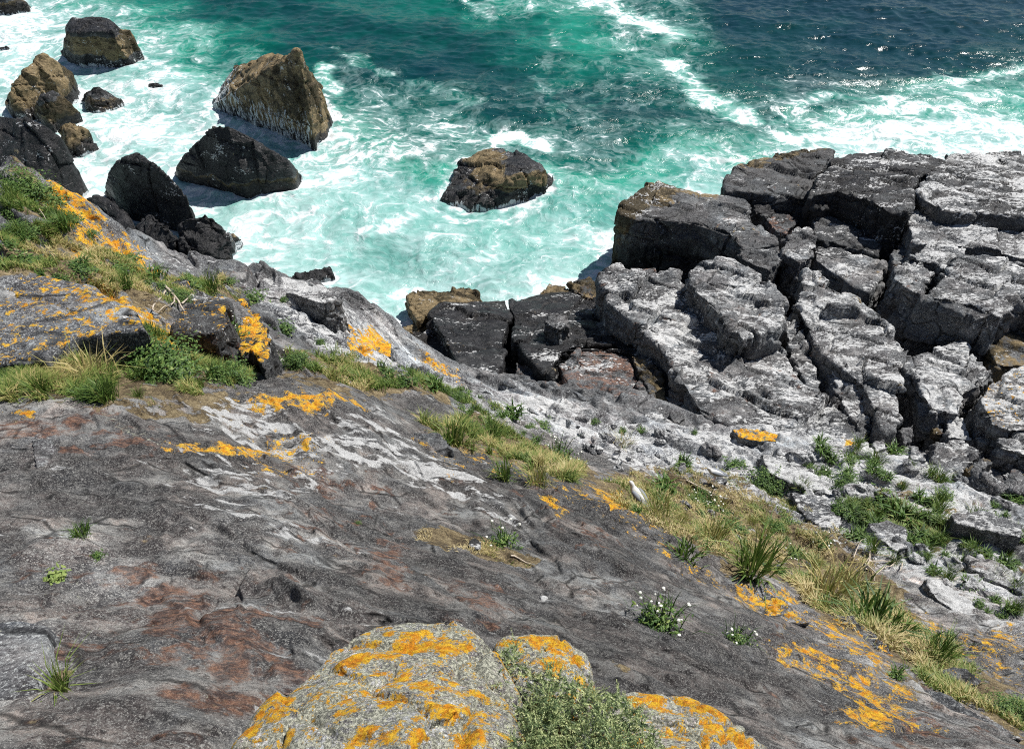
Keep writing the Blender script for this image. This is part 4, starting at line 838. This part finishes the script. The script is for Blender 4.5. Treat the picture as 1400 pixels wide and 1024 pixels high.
KIND = {'grass_tuft': [kind_tuft(1, tint=.32), kind_tuft(2, tint=.25, n=130)], 'dry_tuft': [kind_tuft(3, tint=.7, sp=.2), kind_tuft(4, tint=.62, n=140, sp=.2)],
        'dark_tuft': [kind_tuft(5, n=120, tint=.12, wd=.022, sp=.22, hh=.7, spread=1.3), kind_tuft(6, n=90, tint=.16, wd=.026, sp=.22, hh=.65, spread=1.3)],
        'spiky': [kind_tuft(7, n=70, tint=.42, wd=.014, sp=.06, hh=.95, spread=1.5, tsd=.1)]*2, 'herb': [kind_herb(8), kind_herb(9, tint=.38), kind_herb(10, tint=.52, n=340)],
        'lime': [kind_herb(11, n=150, tint=.92, L=.2, wd=.05, tsd=.12)]*2, 'bush': [kind_herb(12, n=3200, tint=.5, L=.055, wd=.012, rz=.5), kind_herb(13, n=2200, tint=.42, L=.06, wd=.013, rz=.45)],
        'rosette': [kind_rosette(14), kind_rosette(15, tint=.4)]}
MATK = {'grass_tuft': M_GRASS, 'dry_tuft': M_GRASS, 'dark_tuft': M_GRASS, 'spiky': M_GRASS, 'herb': M_LEAF, 'lime': M_LEAF, 'bush': M_LEAF, 'rosette': M_LEAF}
NAMEK = {'grass_tuft': ('grass_tuft', 'grass tuft'), 'dry_tuft': ('grass_tuft', 'grass tuft'), 'dark_tuft': ('grass_tuft', 'grass tuft'), 'spiky': ('grass_tuft', 'grass tuft'), 'herb': ('herb', 'plant'), 'lime': ('herb', 'plant'), 'bush': ('shrub', 'shrub'), 'rosette': ('herb', 'plant')}
MK = {}
for k, vs in KIND.items():
    MK[k] = [mesh(NAMEK[k][0], V, F, MATK[k], attrs={'tint': T}, smooth=False, link=False) for V, F, T in vs]
def plant(kind, u, v, wpx, label, group=None, z=1.0, seed=None):
    p = pick(u, v); d = p-np.array([0, 0, CAM_Z]); t_ = d[1]*cp-d[2]*sp; s_ = wpx*t_/FPX
    nm, cat = NAMEK[kind]; me = MK[kind][random.randrange(len(MK[kind]))]
    o = bpy.data.objects.new(nm, me); COL.objects.link(o); o.location = p-np.array([0, 0, .02*s_]); o.rotation_euler = (random.uniform(-.15, .15), random.uniform(-.15, .15), random.uniform(0, 6.28)); o.scale = (s_, s_, s_*z)
    return tag(o, label, cat, group)
for k, u, v, wpx, lb in [
 ('spiky',85,945,62,'spiky yellow-green grass tuft beside the smooth corner slab'), ('dark_tuft',110,733,26,'small dark green tuft in the crack of the left slab'), ('herb',131,762,26,'small leafy green plant just below the dark tuft on the left slab'),
 ('lime',76,792,46,'lime green succulent sprig on the big slab at the left'), ('grass_tuft',1028,785,95,'tall bright green grass clump on the ridge crest'), ('dark_tuft',1190,862,75,'dark green glossy grass clump in the lower gully'),
 ('dark_tuft',1228,872,60,'dark green grass clump right beside the larger glossy one'), ('dry_tuft',1130,815,80,'big straw coloured tuft left of the glossy dark clumps'), ('dry_tuft',1165,815,50,'dry brown tuft above the glossy dark clumps'),
 ('grass_tuft',1280,900,60,'green tuft near the brown slab at the foot of the gully'), ('dark_tuft',935,762,42,'dark tuft poking over the ridge crest below the first gull'), ('grass_tuft',690,655,46,'green tuft at the lower end of the strip behind the ridge'),
 ('dry_tuft',735,662,40,'grey green wispy tuft overhanging the ridge'), ('grass_tuft',620,608,60,'fresh green tuft at the left end of the strip behind the ridge'), ('grass_tuft',670,608,50,'tall pointed tuft in the middle of the strip behind the ridge'),
 ('bush',222,512,125,'dense dark green leafy bush on the left bank'), ('bush',312,520,70,'smaller leafy bush touching the right of the dense dark bush'), ('bush',30,272,95,'leafy green bush on the top left bank edge'), ('bush',25,325,60,'green bush lower on the top left bank'),
 ('herb',30,365,70,'leafy clump with white flecks on the bank above the grey dome'), ('herb',110,372,45,'green clump below the orange lichen patch on the bank'), ('herb',160,372,45,'green clump right of the orange lichen patch on the bank'), ('herb',98,300,36,'bright green leaf strip between the two orange lichen bands'), ('herb',125,322,28,'bright green sprig at the right end of the lichen band'),
 ('rosette',210,380,40,'leafy plant at the right end of the lichen bank'), ('herb',255,392,44,'green plant above the dead twigs'), ('bush',245,410,40,'dark spiky bushlet right of the dead twigs'), ('herb',345,412,48,'green plant topping the orange banded rock'), ('grass_tuft',290,398,40,'grass tuft above the broken dark rock face'),
 ('herb',316,388,22,'yellow green cushion on the guano streaked knob'), ('herb',388,410,15,'single dark sprig on the whitened spur'), ('herb',387,450,38,'yellow green herb at the foot of the whitened spur'), ('herb',438,470,20,'small dark sprig below the whitened spur'),
 ('bush',405,495,44,'dark leafy plant right of the orange banded rock'), ('rosette',523,508,26,'small rosette below the orange capped stone'), ('herb',552,522,36,'white flecked herb on the ledge below the cove'), ('rosette',592,530,38,'bright rosette in the middle of the ledge below the cove'), ('herb',632,545,40,'green herb at the right end of the ledge below the cove'),
 ('rosette',700,570,40,'leafy rosette at the upper end of the strip'), ('herb',740,585,34,'dark herb at the top corner of the strip'), ('herb',812,578,18,'tiny herb on the whitened slope near the reddish rock'), ('rosette',851,592,16,'tiny rosette left of the pale lone boulder'), ('rosette',877,592,16,'tiny rosette just under the pale lone boulder'),
 ('dry_tuft',850,608,26,'grey green wisp on bare whitened rock below the pale lone boulder'), ('rosette',935,638,32,'rosette of leaves left of the second gull'), ('rosette',905,672,50,'broad green rosette patch above the first gull'), ('herb',950,592,13,'tiny herb at the edge of the great sloping slab'),
 ('herb',1005,642,44,'green herb patch behind the rounded pale boulder'), ('bush',1050,668,66,'thick green herb patch right of the second gull'), ('rosette',1120,606,24,'tiny rosette on the white rock near the orange ledge stone'), ('herb',1192,634,26,'dark herb below the narrow whitened rib'),
 ('herb',1115,655,14,'dark sprig alone on the whitened flat boulder'), ('bush',1155,665,46,'green herb patch above the long white boulder'), ('herb',1205,690,60,'leafy green clump in the middle of the right slope'), ('rosette',1235,712,60,'strap leaved clump right of the long white boulder'),
 ('rosette',1260,740,40,'strap leaved clump behind the white lumpy boulder'), ('herb',1290,678,34,'green herb beside the rubble at the foot of the shelf'), ('herb',1330,738,36,'green herb on the far right rocks, uppermost there'), ('rosette',1322,802,36,'green herb above the long white slab'),
 ('herb',1327,770,24,'round dark herb, left one of a pair on the right rocks'), ('herb',1352,780,26,'round dark herb, right one of a pair on the right rocks'), ('herb',1390,770,18,'small herb at the right edge above the white slab'), ('bush',1380,980,70,'dark leafy shrub in the bottom right corner hollow'),
 ('rosette',1225,925,30,'fresh green rosette at the foot of the glossy clumps'), ('herb',1075,715,30,'green herb below the long white boulder'), ('herb',1000,722,40,'white flecked herb in the straw grass below the second gull'), ('dry_tuft',975,740,50,'straw tuft in the middle of the gully'), ('dry_tuft',900,710,50,'straw tuft right of the first gull'),
 ('rosette',870,700,22,'green sprig just right of the first gull'), ('grass_tuft',600,990,14,'tiny dry wisp on the largest lichen boulder'), ('herb',490,716,12,'tiny yellow sprig alone on the big slab'), ('herb',1385,800,24,'herb at the right edge level with the white slab'), ('herb',1300,870,24,'small herb above the lichen patch at the right'),
 ('dry_tuft',455,520,30,'dry tuft on the ledge left of the rosettes'), ('grass_tuft',60,540,50,'green tuft at the near edge of the left meadow'), ('dry_tuft',125,520,70,'tall straw tuft left of the dense dark bush'), ('grass_tuft',150,545,50,'yellow green tuft in front of the dense dark bush')]:
    if k == 'grass_tuft' and wpx < 20: k = 'dry_tuft'; continue
    plant(k, u, v, wpx, lb)
def infill(n, px, kinds, size, label, group):
    lo = np.min(px, 0); hi = np.max(px, 0); px = np.array(px, float); c = 0
    while c < n:
        q = RNG.uniform(lo, hi); ins = False; j = len(px)-1
        for i in range(len(px)):
            if (px[i, 1] > q[1]) != (px[j, 1] > q[1]) and q[0] < (px[j, 0]-px[i, 0])*(q[1]-px[i, 1])/(px[j, 1]-px[i, 1])+px[i, 0]: ins = not ins
            j = i
        if ins: plant(random.choice(kinds), q[0], q[1], random.uniform(*size), label, group); c += 1
infill(110, [(1060,640),(1190,600),(1400,690),(1400,860),(1300,820),(1150,740)], ['herb','rosette','grass_tuft','rosette'], (12, 34), 'small green sprig among the whitened stones of the right slope', 'small sprigs on the right slope')
infill(60, [(840,660),(960,670),(1100,740),(1240,850),(1180,870),(1030,780),(900,720)], ['herb','rosette','dry_tuft'], (12, 30), 'small plant in the straw grass of the gully', 'small plants in the gully')
infill(30, [(0,240),(60,250),(130,330),(250,385),(180,410),(0,370)], ['herb','rosette','grass_tuft'], (16, 36), 'small plant in the mixed growth of the upper left bank', 'small plants on the upper left bank')
infill(16, [(400,490),(560,510),(700,560),(790,640),(700,630),(560,540)], ['herb','rosette'], (10, 22), 'small sprig on the grassy ledge or strip behind the ridge', 'small sprigs behind the ridge')
infill(14, [(0,490),(120,465),(340,515),(260,548),(0,548)], ['herb','dry_tuft','grass_tuft'], (20, 45), 'small tuft in the meadow grass left of and around the dense bush', 'small tufts in the left meadow')

# loose stones of the right slope
STN = []
for k in range(6):
    r = np.random.default_rng(200+k); v = r.standard_normal((16, 3)); v /= np.linalg.norm(v, axis=1)[:, None]; v *= [.62, .42, .34]
    co, tri, ed = remesh(v, .035); co, N = roughen(co, tri, ed, .5, .05, 1); n = len(co); cov = zerocov(n); cov['guano'] += (.9, .5, 1.1, .3, .8, .2)[k]*sst(0, .6, N[:, 2])
    STN.append(mesh('stone', co, tri, M_SHELF, attrs={'covA': covA(cov), 'covB': covB(cov), 'tone': np.full(n, (1.9, 1.4, 2.0, 1.3, 1.7, 1.2)[k])}, link=False))
def stones(n, px, size, label, group):
    px = np.array(px, float); lo, hi = px.min(0), px.max(0); c = 0
    while c < n:
        q = RNG.uniform(lo, hi); ins = False; j = len(px)-1
        for i in range(len(px)):
            if (px[i, 1] > q[1]) != (px[j, 1] > q[1]) and q[0] < (px[j, 0]-px[i, 0])*(q[1]-px[i, 1])/(px[j, 1]-px[i, 1])+px[i, 0]: ins = not ins
            j = i
        if not ins: continue
        c += 1; p = pick(*q); s_ = RNG.uniform(*size)*(.6+.8*RNG.random()**3); o = bpy.data.objects.new('stone', random.choice(STN)); COL.objects.link(o)
        o.location = p+np.array([0, 0, .08*s_]); o.rotation_euler = (RNG.uniform(-.5, .5), RNG.uniform(-.5, .5), STRATA+RNG.normal(0, .5)); o.scale = (s_, s_, s_); tag(o, label, 'stone', group)
stones(36, [(880,580),(1000,592),(1190,605),(1300,655),(1400,690),(1400,840),(1290,800),(1150,725),(1040,660),(900,640)], (.3, .8), 'loose whitish grey stone lying on the whitened right slope', 'loose stones on the right slope')
stones(30, [(700,545),(860,590),(930,640),(860,650),(760,600)], (.2, .5), 'loose grey stone on the slope behind the grassy strip', 'loose stones behind the strip')
stones(26, [(1220,600),(1400,630),(1400,690),(1300,655),(1200,610)], (.4, .9), 'broken grey stone in the rubble where the shelf meets the slope', 'rubble at the foot of the shelf')
stones(24, [(860,670),(960,680),(1100,750),(1240,850),(1300,905),(1200,880),(1030,770)], (.12, .35), 'small grey stone half hidden in the gully grass', 'small stones in the gully')

# flowering plants: leaves and each flower head
def head_mesh():
    bm = bmesh.new(); bmesh.ops.create_icosphere(bm, subdivisions=2, radius=1)
    for v in bm.verts: v.co.z *= .45; v.co *= 1+.12*math.sin(9*math.atan2(v.co.y, v.co.x))
    m = bpy.data.meshes.new('flower'); bm.to_mesh(m); bm.free(); m.materials.append(M_PETAL); return m
HEAD = head_mesh()
V, F, T = kind_herb(30, n=260, tint=.6, rz=.3); V2, F2, T2 = kind_tuft(31, n=60, tint=.25, hh=.6, sp=.2)
FL = [mesh('leaves', *tri_mesh([(V, F, T), (V2, F2, T2)])[:2], M_LEAF, attrs={'tint': np.concatenate([T, T2])}, smooth=False, link=False)]
def flowering(u, v, wpx, nf, fpx, label):
    p = pick(u, v); d = p-np.array([0, 0, CAM_Z]); t_ = d[1]*cp-d[2]*sp; s_ = wpx*t_/FPX; r_ = fpx*.27*t_/FPX
    e = empty('flowering_plant', p, random.uniform(0, 6.28)); tag(e, label, 'plant')
    lv = bpy.data.objects.new('leaves', FL[0]); COL.objects.link(lv); lv.parent = e; lv.scale = (s_,)*3
    SV = []; SF = []; o_ = 0
    for i in range(nf):
        a = random.uniform(0, 6.28); rr = math.sqrt(random.random())*.6*s_; hh = s_*random.uniform(.28, .5); q = Vector((rr*math.cos(a), rr*math.sin(a), hh))
        f = bpy.data.objects.new('flower', HEAD); COL.objects.link(f); f.parent = e; f.location = q; k = r_*random.uniform(.7, 1.2); f.scale = (k, k, k); f.rotation_euler = (random.uniform(-.6, .6), random.uniform(-.6, .6), 0)
        b = np.array([q.x*.4, q.y*.4, 0]); w_ = r_*.12
        SV += [b+[-w_, 0, 0], b+[w_, 0, 0], np.array(q)+[w_, 0, -r_*.2], np.array(q)+[-w_, 0, -r_*.2]]; SF.append([o_, o_+1, o_+2, o_+3]); o_ += 4
    st = mesh('stem', np.array(SV), np.array(SF), M_GRASS, parent=e, attrs={'tint': np.full(o_, .3)})
for a in [(310,465,62,22,4,'white daisy-flowered plant between the twigs and the orange banded rock'), (688,745,52,7,8,'white-flowered plant beside the brown litter hollow'), (900,850,78,15,8,'large white-flowered clump on the lower ridge'),
          (1008,878,46,8,7,'smaller white-flowered clump right of the large one'), (965,695,46,24,5,'densely white-flowered plant below the second gull'), (765,628,50,16,4.5,'white-flowered plant at the right end of the strip'),
          (375,500,34,8,4,'few-flowered plant at the foot of the orange banded rock'), (1125,745,34,9,4,'small white-flowered plant in the upper gully'), (1085,760,30,8,4,'small white-flowered plant in the middle of the gully'), (590,520,22,8,3.5,'tiny white-flowered plant on the ledge below the cove'), (1120,650,24,5,3.5,'tiny white-flowered plant by the whitened flat boulder')]:
    flowering(*a)

# foreground juniper-like shrub
jp = [(690,885),(715,880),(745,900),(765,925),(800,935),(850,955),(885,985),(915,1030),(900,1110),(720,1110),(690,1040),(672,990),(676,930)]
tt = lambda v: 2.98-.62*max(0, (v-900)/124)
JB = []; poly = np.array(jp, float)
while len(JB) < 3000:
    u, v = RNG.uniform([670, 880], [900, 1110]); ins = False; j = len(poly)-1
    for i in range(len(poly)):
        if (poly[i, 1] > v) != (poly[j, 1] > v) and u < (poly[j, 0]-poly[i, 0])*(v-poly[i, 1])/(poly[j, 1]-poly[i, 1])+poly[i, 0]: ins = not ins
        j = i
    if not ins: continue
    lump = .12*math.sin(u*.06+v*.03)+.10*math.sin(u*.13-v*.11); JB.append(P(u, v, tt(v)+lump+RNG.uniform(0, .16)))
JB = np.array(JB); JC = JB.mean(0); jv = []; jn = []; jt = []; jl = []
for p in JB:
    L = RNG.uniform(.04, .085); dr = np.array([RNG.normal(-.1, .55), RNG.normal(-.25, .5), RNG.uniform(.35, 1.1)]); dr /= np.linalg.norm(dr); k = 15; s_ = np.linspace(.1, 1, k)[:, None]
    c = p+dr*L*s_; o_ = RNG.standard_normal((k, 3)); o_ -= dr*(o_@dr)[:, None]; o_ /= np.linalg.norm(o_, axis=1)[:, None]; ln = (.018*(1.15-s_)); nd = o_*.75+dr*.7
    jv.append(np.stack([c-np.cross(nd, dr)*.003, c+np.cross(nd, dr)*.003, c+nd*ln], 1).reshape(-1, 3)); jt.append(np.clip(np.repeat(.22+.6*s_[:, 0]+RNG.normal(0, .18), 3), 0, 1))
jv = np.concatenate(jv)-JC; jf = np.arange(len(jv)).reshape(-1, 3)
js = empty('shrub', JC); tag(js, 'large needle-leaved green shrub between the foreground lichen boulders', 'shrub')
mesh('foliage', jv, jf, M_JUNI, parent=js, attrs={'tint': np.concatenate(jt)}, smooth=False)

def tube(pts, r0, r1, n=6):
    pts = np.array(pts, float); V = []; F = []
    for i, p in enumerate(pts):
        d = pts[min(i+1, len(pts)-1)]-pts[max(i-1, 0)]; d /= np.linalg.norm(d)+1e-9; a = np.cross(d, [0.1, .2, 1]); a /= np.linalg.norm(a)+1e-9; b = np.cross(d, a); r = r0+(r1-r0)*i/(len(pts)-1)
        for k in range(n): V.append(p+a*r*math.cos(6.283*k/n)+b*r*math.sin(6.283*k/n))
    for i in range(len(pts)-1):
        for k in range(n): F.append([i*n+k, i*n+(k+1) % n, (i+1)*n+(k+1) % n, (i+1)*n+k])
    return np.array(V), np.array(F)
def branch(name, label, lines, r, lift=.10):
    Vs = []; Fs = []; o_ = 0
    for li, ln in enumerate(lines):
        q = []
        for i, (u, v) in enumerate(ln):
            p = pick(u, v); p[2] += lift*(.25+.75*math.sin(math.pi*(i+.3)/len(ln)))
            if i:
                m = (q[-1]+p)/2; m += RNG.normal(0, .012, 3); q.append(m)
            q.append(p)
        V, F = tube(q, r*(1 if li == 0 else .65), r*.3); Vs.append(V); Fs.append(F+o_); o_ += len(V)
    V = np.concatenate(Vs); c = V.mean(0); o = mesh(name, V-c, np.concatenate(Fs), M_WOOD); o.location = c; return tag(o, label, 'branch')
branch('dead_branch', 'bleached forked dead branch in front of the white lumpy boulder', [[(1183,781),(1187,769),(1187,760),(1193,752),(1200,742)],[(1187,760),(1201,762),(1213,763),(1224,769),(1232,772)],[(1184,775),(1194,787),(1194,797)],[(1194,789),(1207,778)],[(1187,769),(1205,770),(1216,771)],[(1224,769),(1215,778),(1208,780)],[(1232,772),(1228,784)],[(1187,764),(1180,775)]], .022)
branch('dead_branch', 'thin pale twig standing left of the forked dead branch', [[(1166,764),(1173,746),(1181,739)],[(1173,746),(1165,744)]], .012)
branch('dead_branch', 'long bare branch lying across the broken dark rock face', [[(226,394),(240,410),(250,426),(264,445)],[(250,420),(265,408)],[(240,410),(236,425)]], .028)
branch('dead_branch', 'hooked bare twig left of the long branch on the broken rock', [[(228,401),(212,423),(211,430),(219,434),(234,421)],[(212,430),(205,424)]], .016)
branch('dead_branch', 'straight pale stick lying below the second gull', [[(938,657),(963,671),(981,680)]], .02, .03)
branch('dead_branch', 'short white stick by the brown litter hollow', [[(699,761),(712,767),(726,772)]], .012, .02)
branch('dead_branch', 'curved pale stalk hanging from the lower lichen band on the bank', [[(54,282),(57,293),(66,307)],[(54,282),(70,292),(86,301)]], .012, .1)

# ------------------------------------------------------------------ gulls
def loft(sp, n=20):
    V = []; F = []; pts = np.array([(q[0], 0, q[1]) for q in sp])
    for i, q in enumerate(sp):
        d = pts[min(i+1, len(sp)-1)]-pts[max(i-1, 0)]; d /= np.linalg.norm(d); up = np.cross(d, [0, -1, 0]); ry, rz = q[2], q[3]
        for k in range(n): V.append(pts[i]+np.array([0, 1, 0])*ry*math.cos(6.283*k/n)+up*rz*math.sin(6.283*k/n))
    for i in range(len(sp)-1):
        for k in range(n): F.append([i*n+k, i*n+(k+1) % n, (i+1)*n+(k+1) % n, (i+1)*n+k])
    return np.array(V), np.array(F)
def sub(o, l=1):
    m = o.modifiers.new('s', 'SUBSURF'); m.levels = l; m.render_levels = l; return o
def gull(label, loc, rz):
    e = empty('gull', loc, rz); tag(e, label, 'bird')
    sp = [(-.265,.225,.006,.004),(-.25,.227,.03,.010),(-.20,.235,.040,.026),(-.13,.25,.062,.055),(-.05,.268,.082,.078),(.03,.287,.088,.085),(.09,.308,.078,.076),(.135,.335,.056,.056),(.160,.368,.040,.043),(.175,.398,.037,.042),(.200,.416,.037,.037),(.225,.418,.028,.026),(.240,.416,.014,.014),(.246,.415,.004,.004)]
    V, F = loft(sp); sub(mesh('body', V, F, M_GW, parent=e))
    for s_ in (-1, 1):
        V, F = loft([(-.30,.235,.004,.004),(-.24,.248,.020,.014),(-.15,.274,.040,.034),(-.06,.300,.050,.052),(.02,.322,.048,.054),(.08,.334,.030,.034),(.10,.322,.004,.006)], 14); V[:, 1] += s_*(.060-.22*np.clip(-.02-V[:, 0], 0, 1)*.8); sub(mesh('wing', V, F, M_GG, parent=e))
        V, F = loft([(-.345,.226,.003,.003),(-.29,.233,.010,.008),(-.21,.243,.012,.018),(-.15,.25,.008,.015)], 10); V[:, 1] += s_*.028; sub(mesh('wing_tip', V, F, M_GB, parent=e))
        V, F = tube([(.0, s_*.03, .22), (-.01, s_*.032, .11), (.0, s_*.032, .008)], .009, .006); o = mesh('leg', V, F, M_LEG, parent=e)
        V, F = tube([(-.012, s_*.032, .006), (.05, s_*.045, .005)], .006, .004); W2, F2_ = tube([(-.012, s_*.032, .006), (.055, s_*.02, .005)], .006, .004)
        mesh('foot', np.concatenate([V, W2]), np.concatenate([F, F2_+len(V)]), M_LEG, parent=e)
        bm = bmesh.new(); bmesh.ops.create_uvsphere(bm, u_segments=8, v_segments=6, radius=.006); m = bpy.data.meshes.new('eye'); bm.to_mesh(m); bm.free(); m.materials.append(M_GB)
        q = bpy.data.objects.new('eye', m); COL.objects.link(q); q.parent = e; q.location = (.213, s_*.033, .424)
    V, F = loft([(.238,.415,.010,.012),(.265,.413,.008,.011),(.290,.408,.006,.010),(.300,.400,.002,.003)], 10); sub(mesh('bill', V, F, M_BILL, parent=e))
    return e
g = pick(869, 688); g[1] -= .1; g[2] = float(ground(g[0], g[1]))
gull('white and grey gull standing behind the ridge crest, seen from behind', g, R(125))
g = pick(975, 661); g[2] += .10
gull('gull facing left on a grey boulder, further away than the other gull', g, R(172))
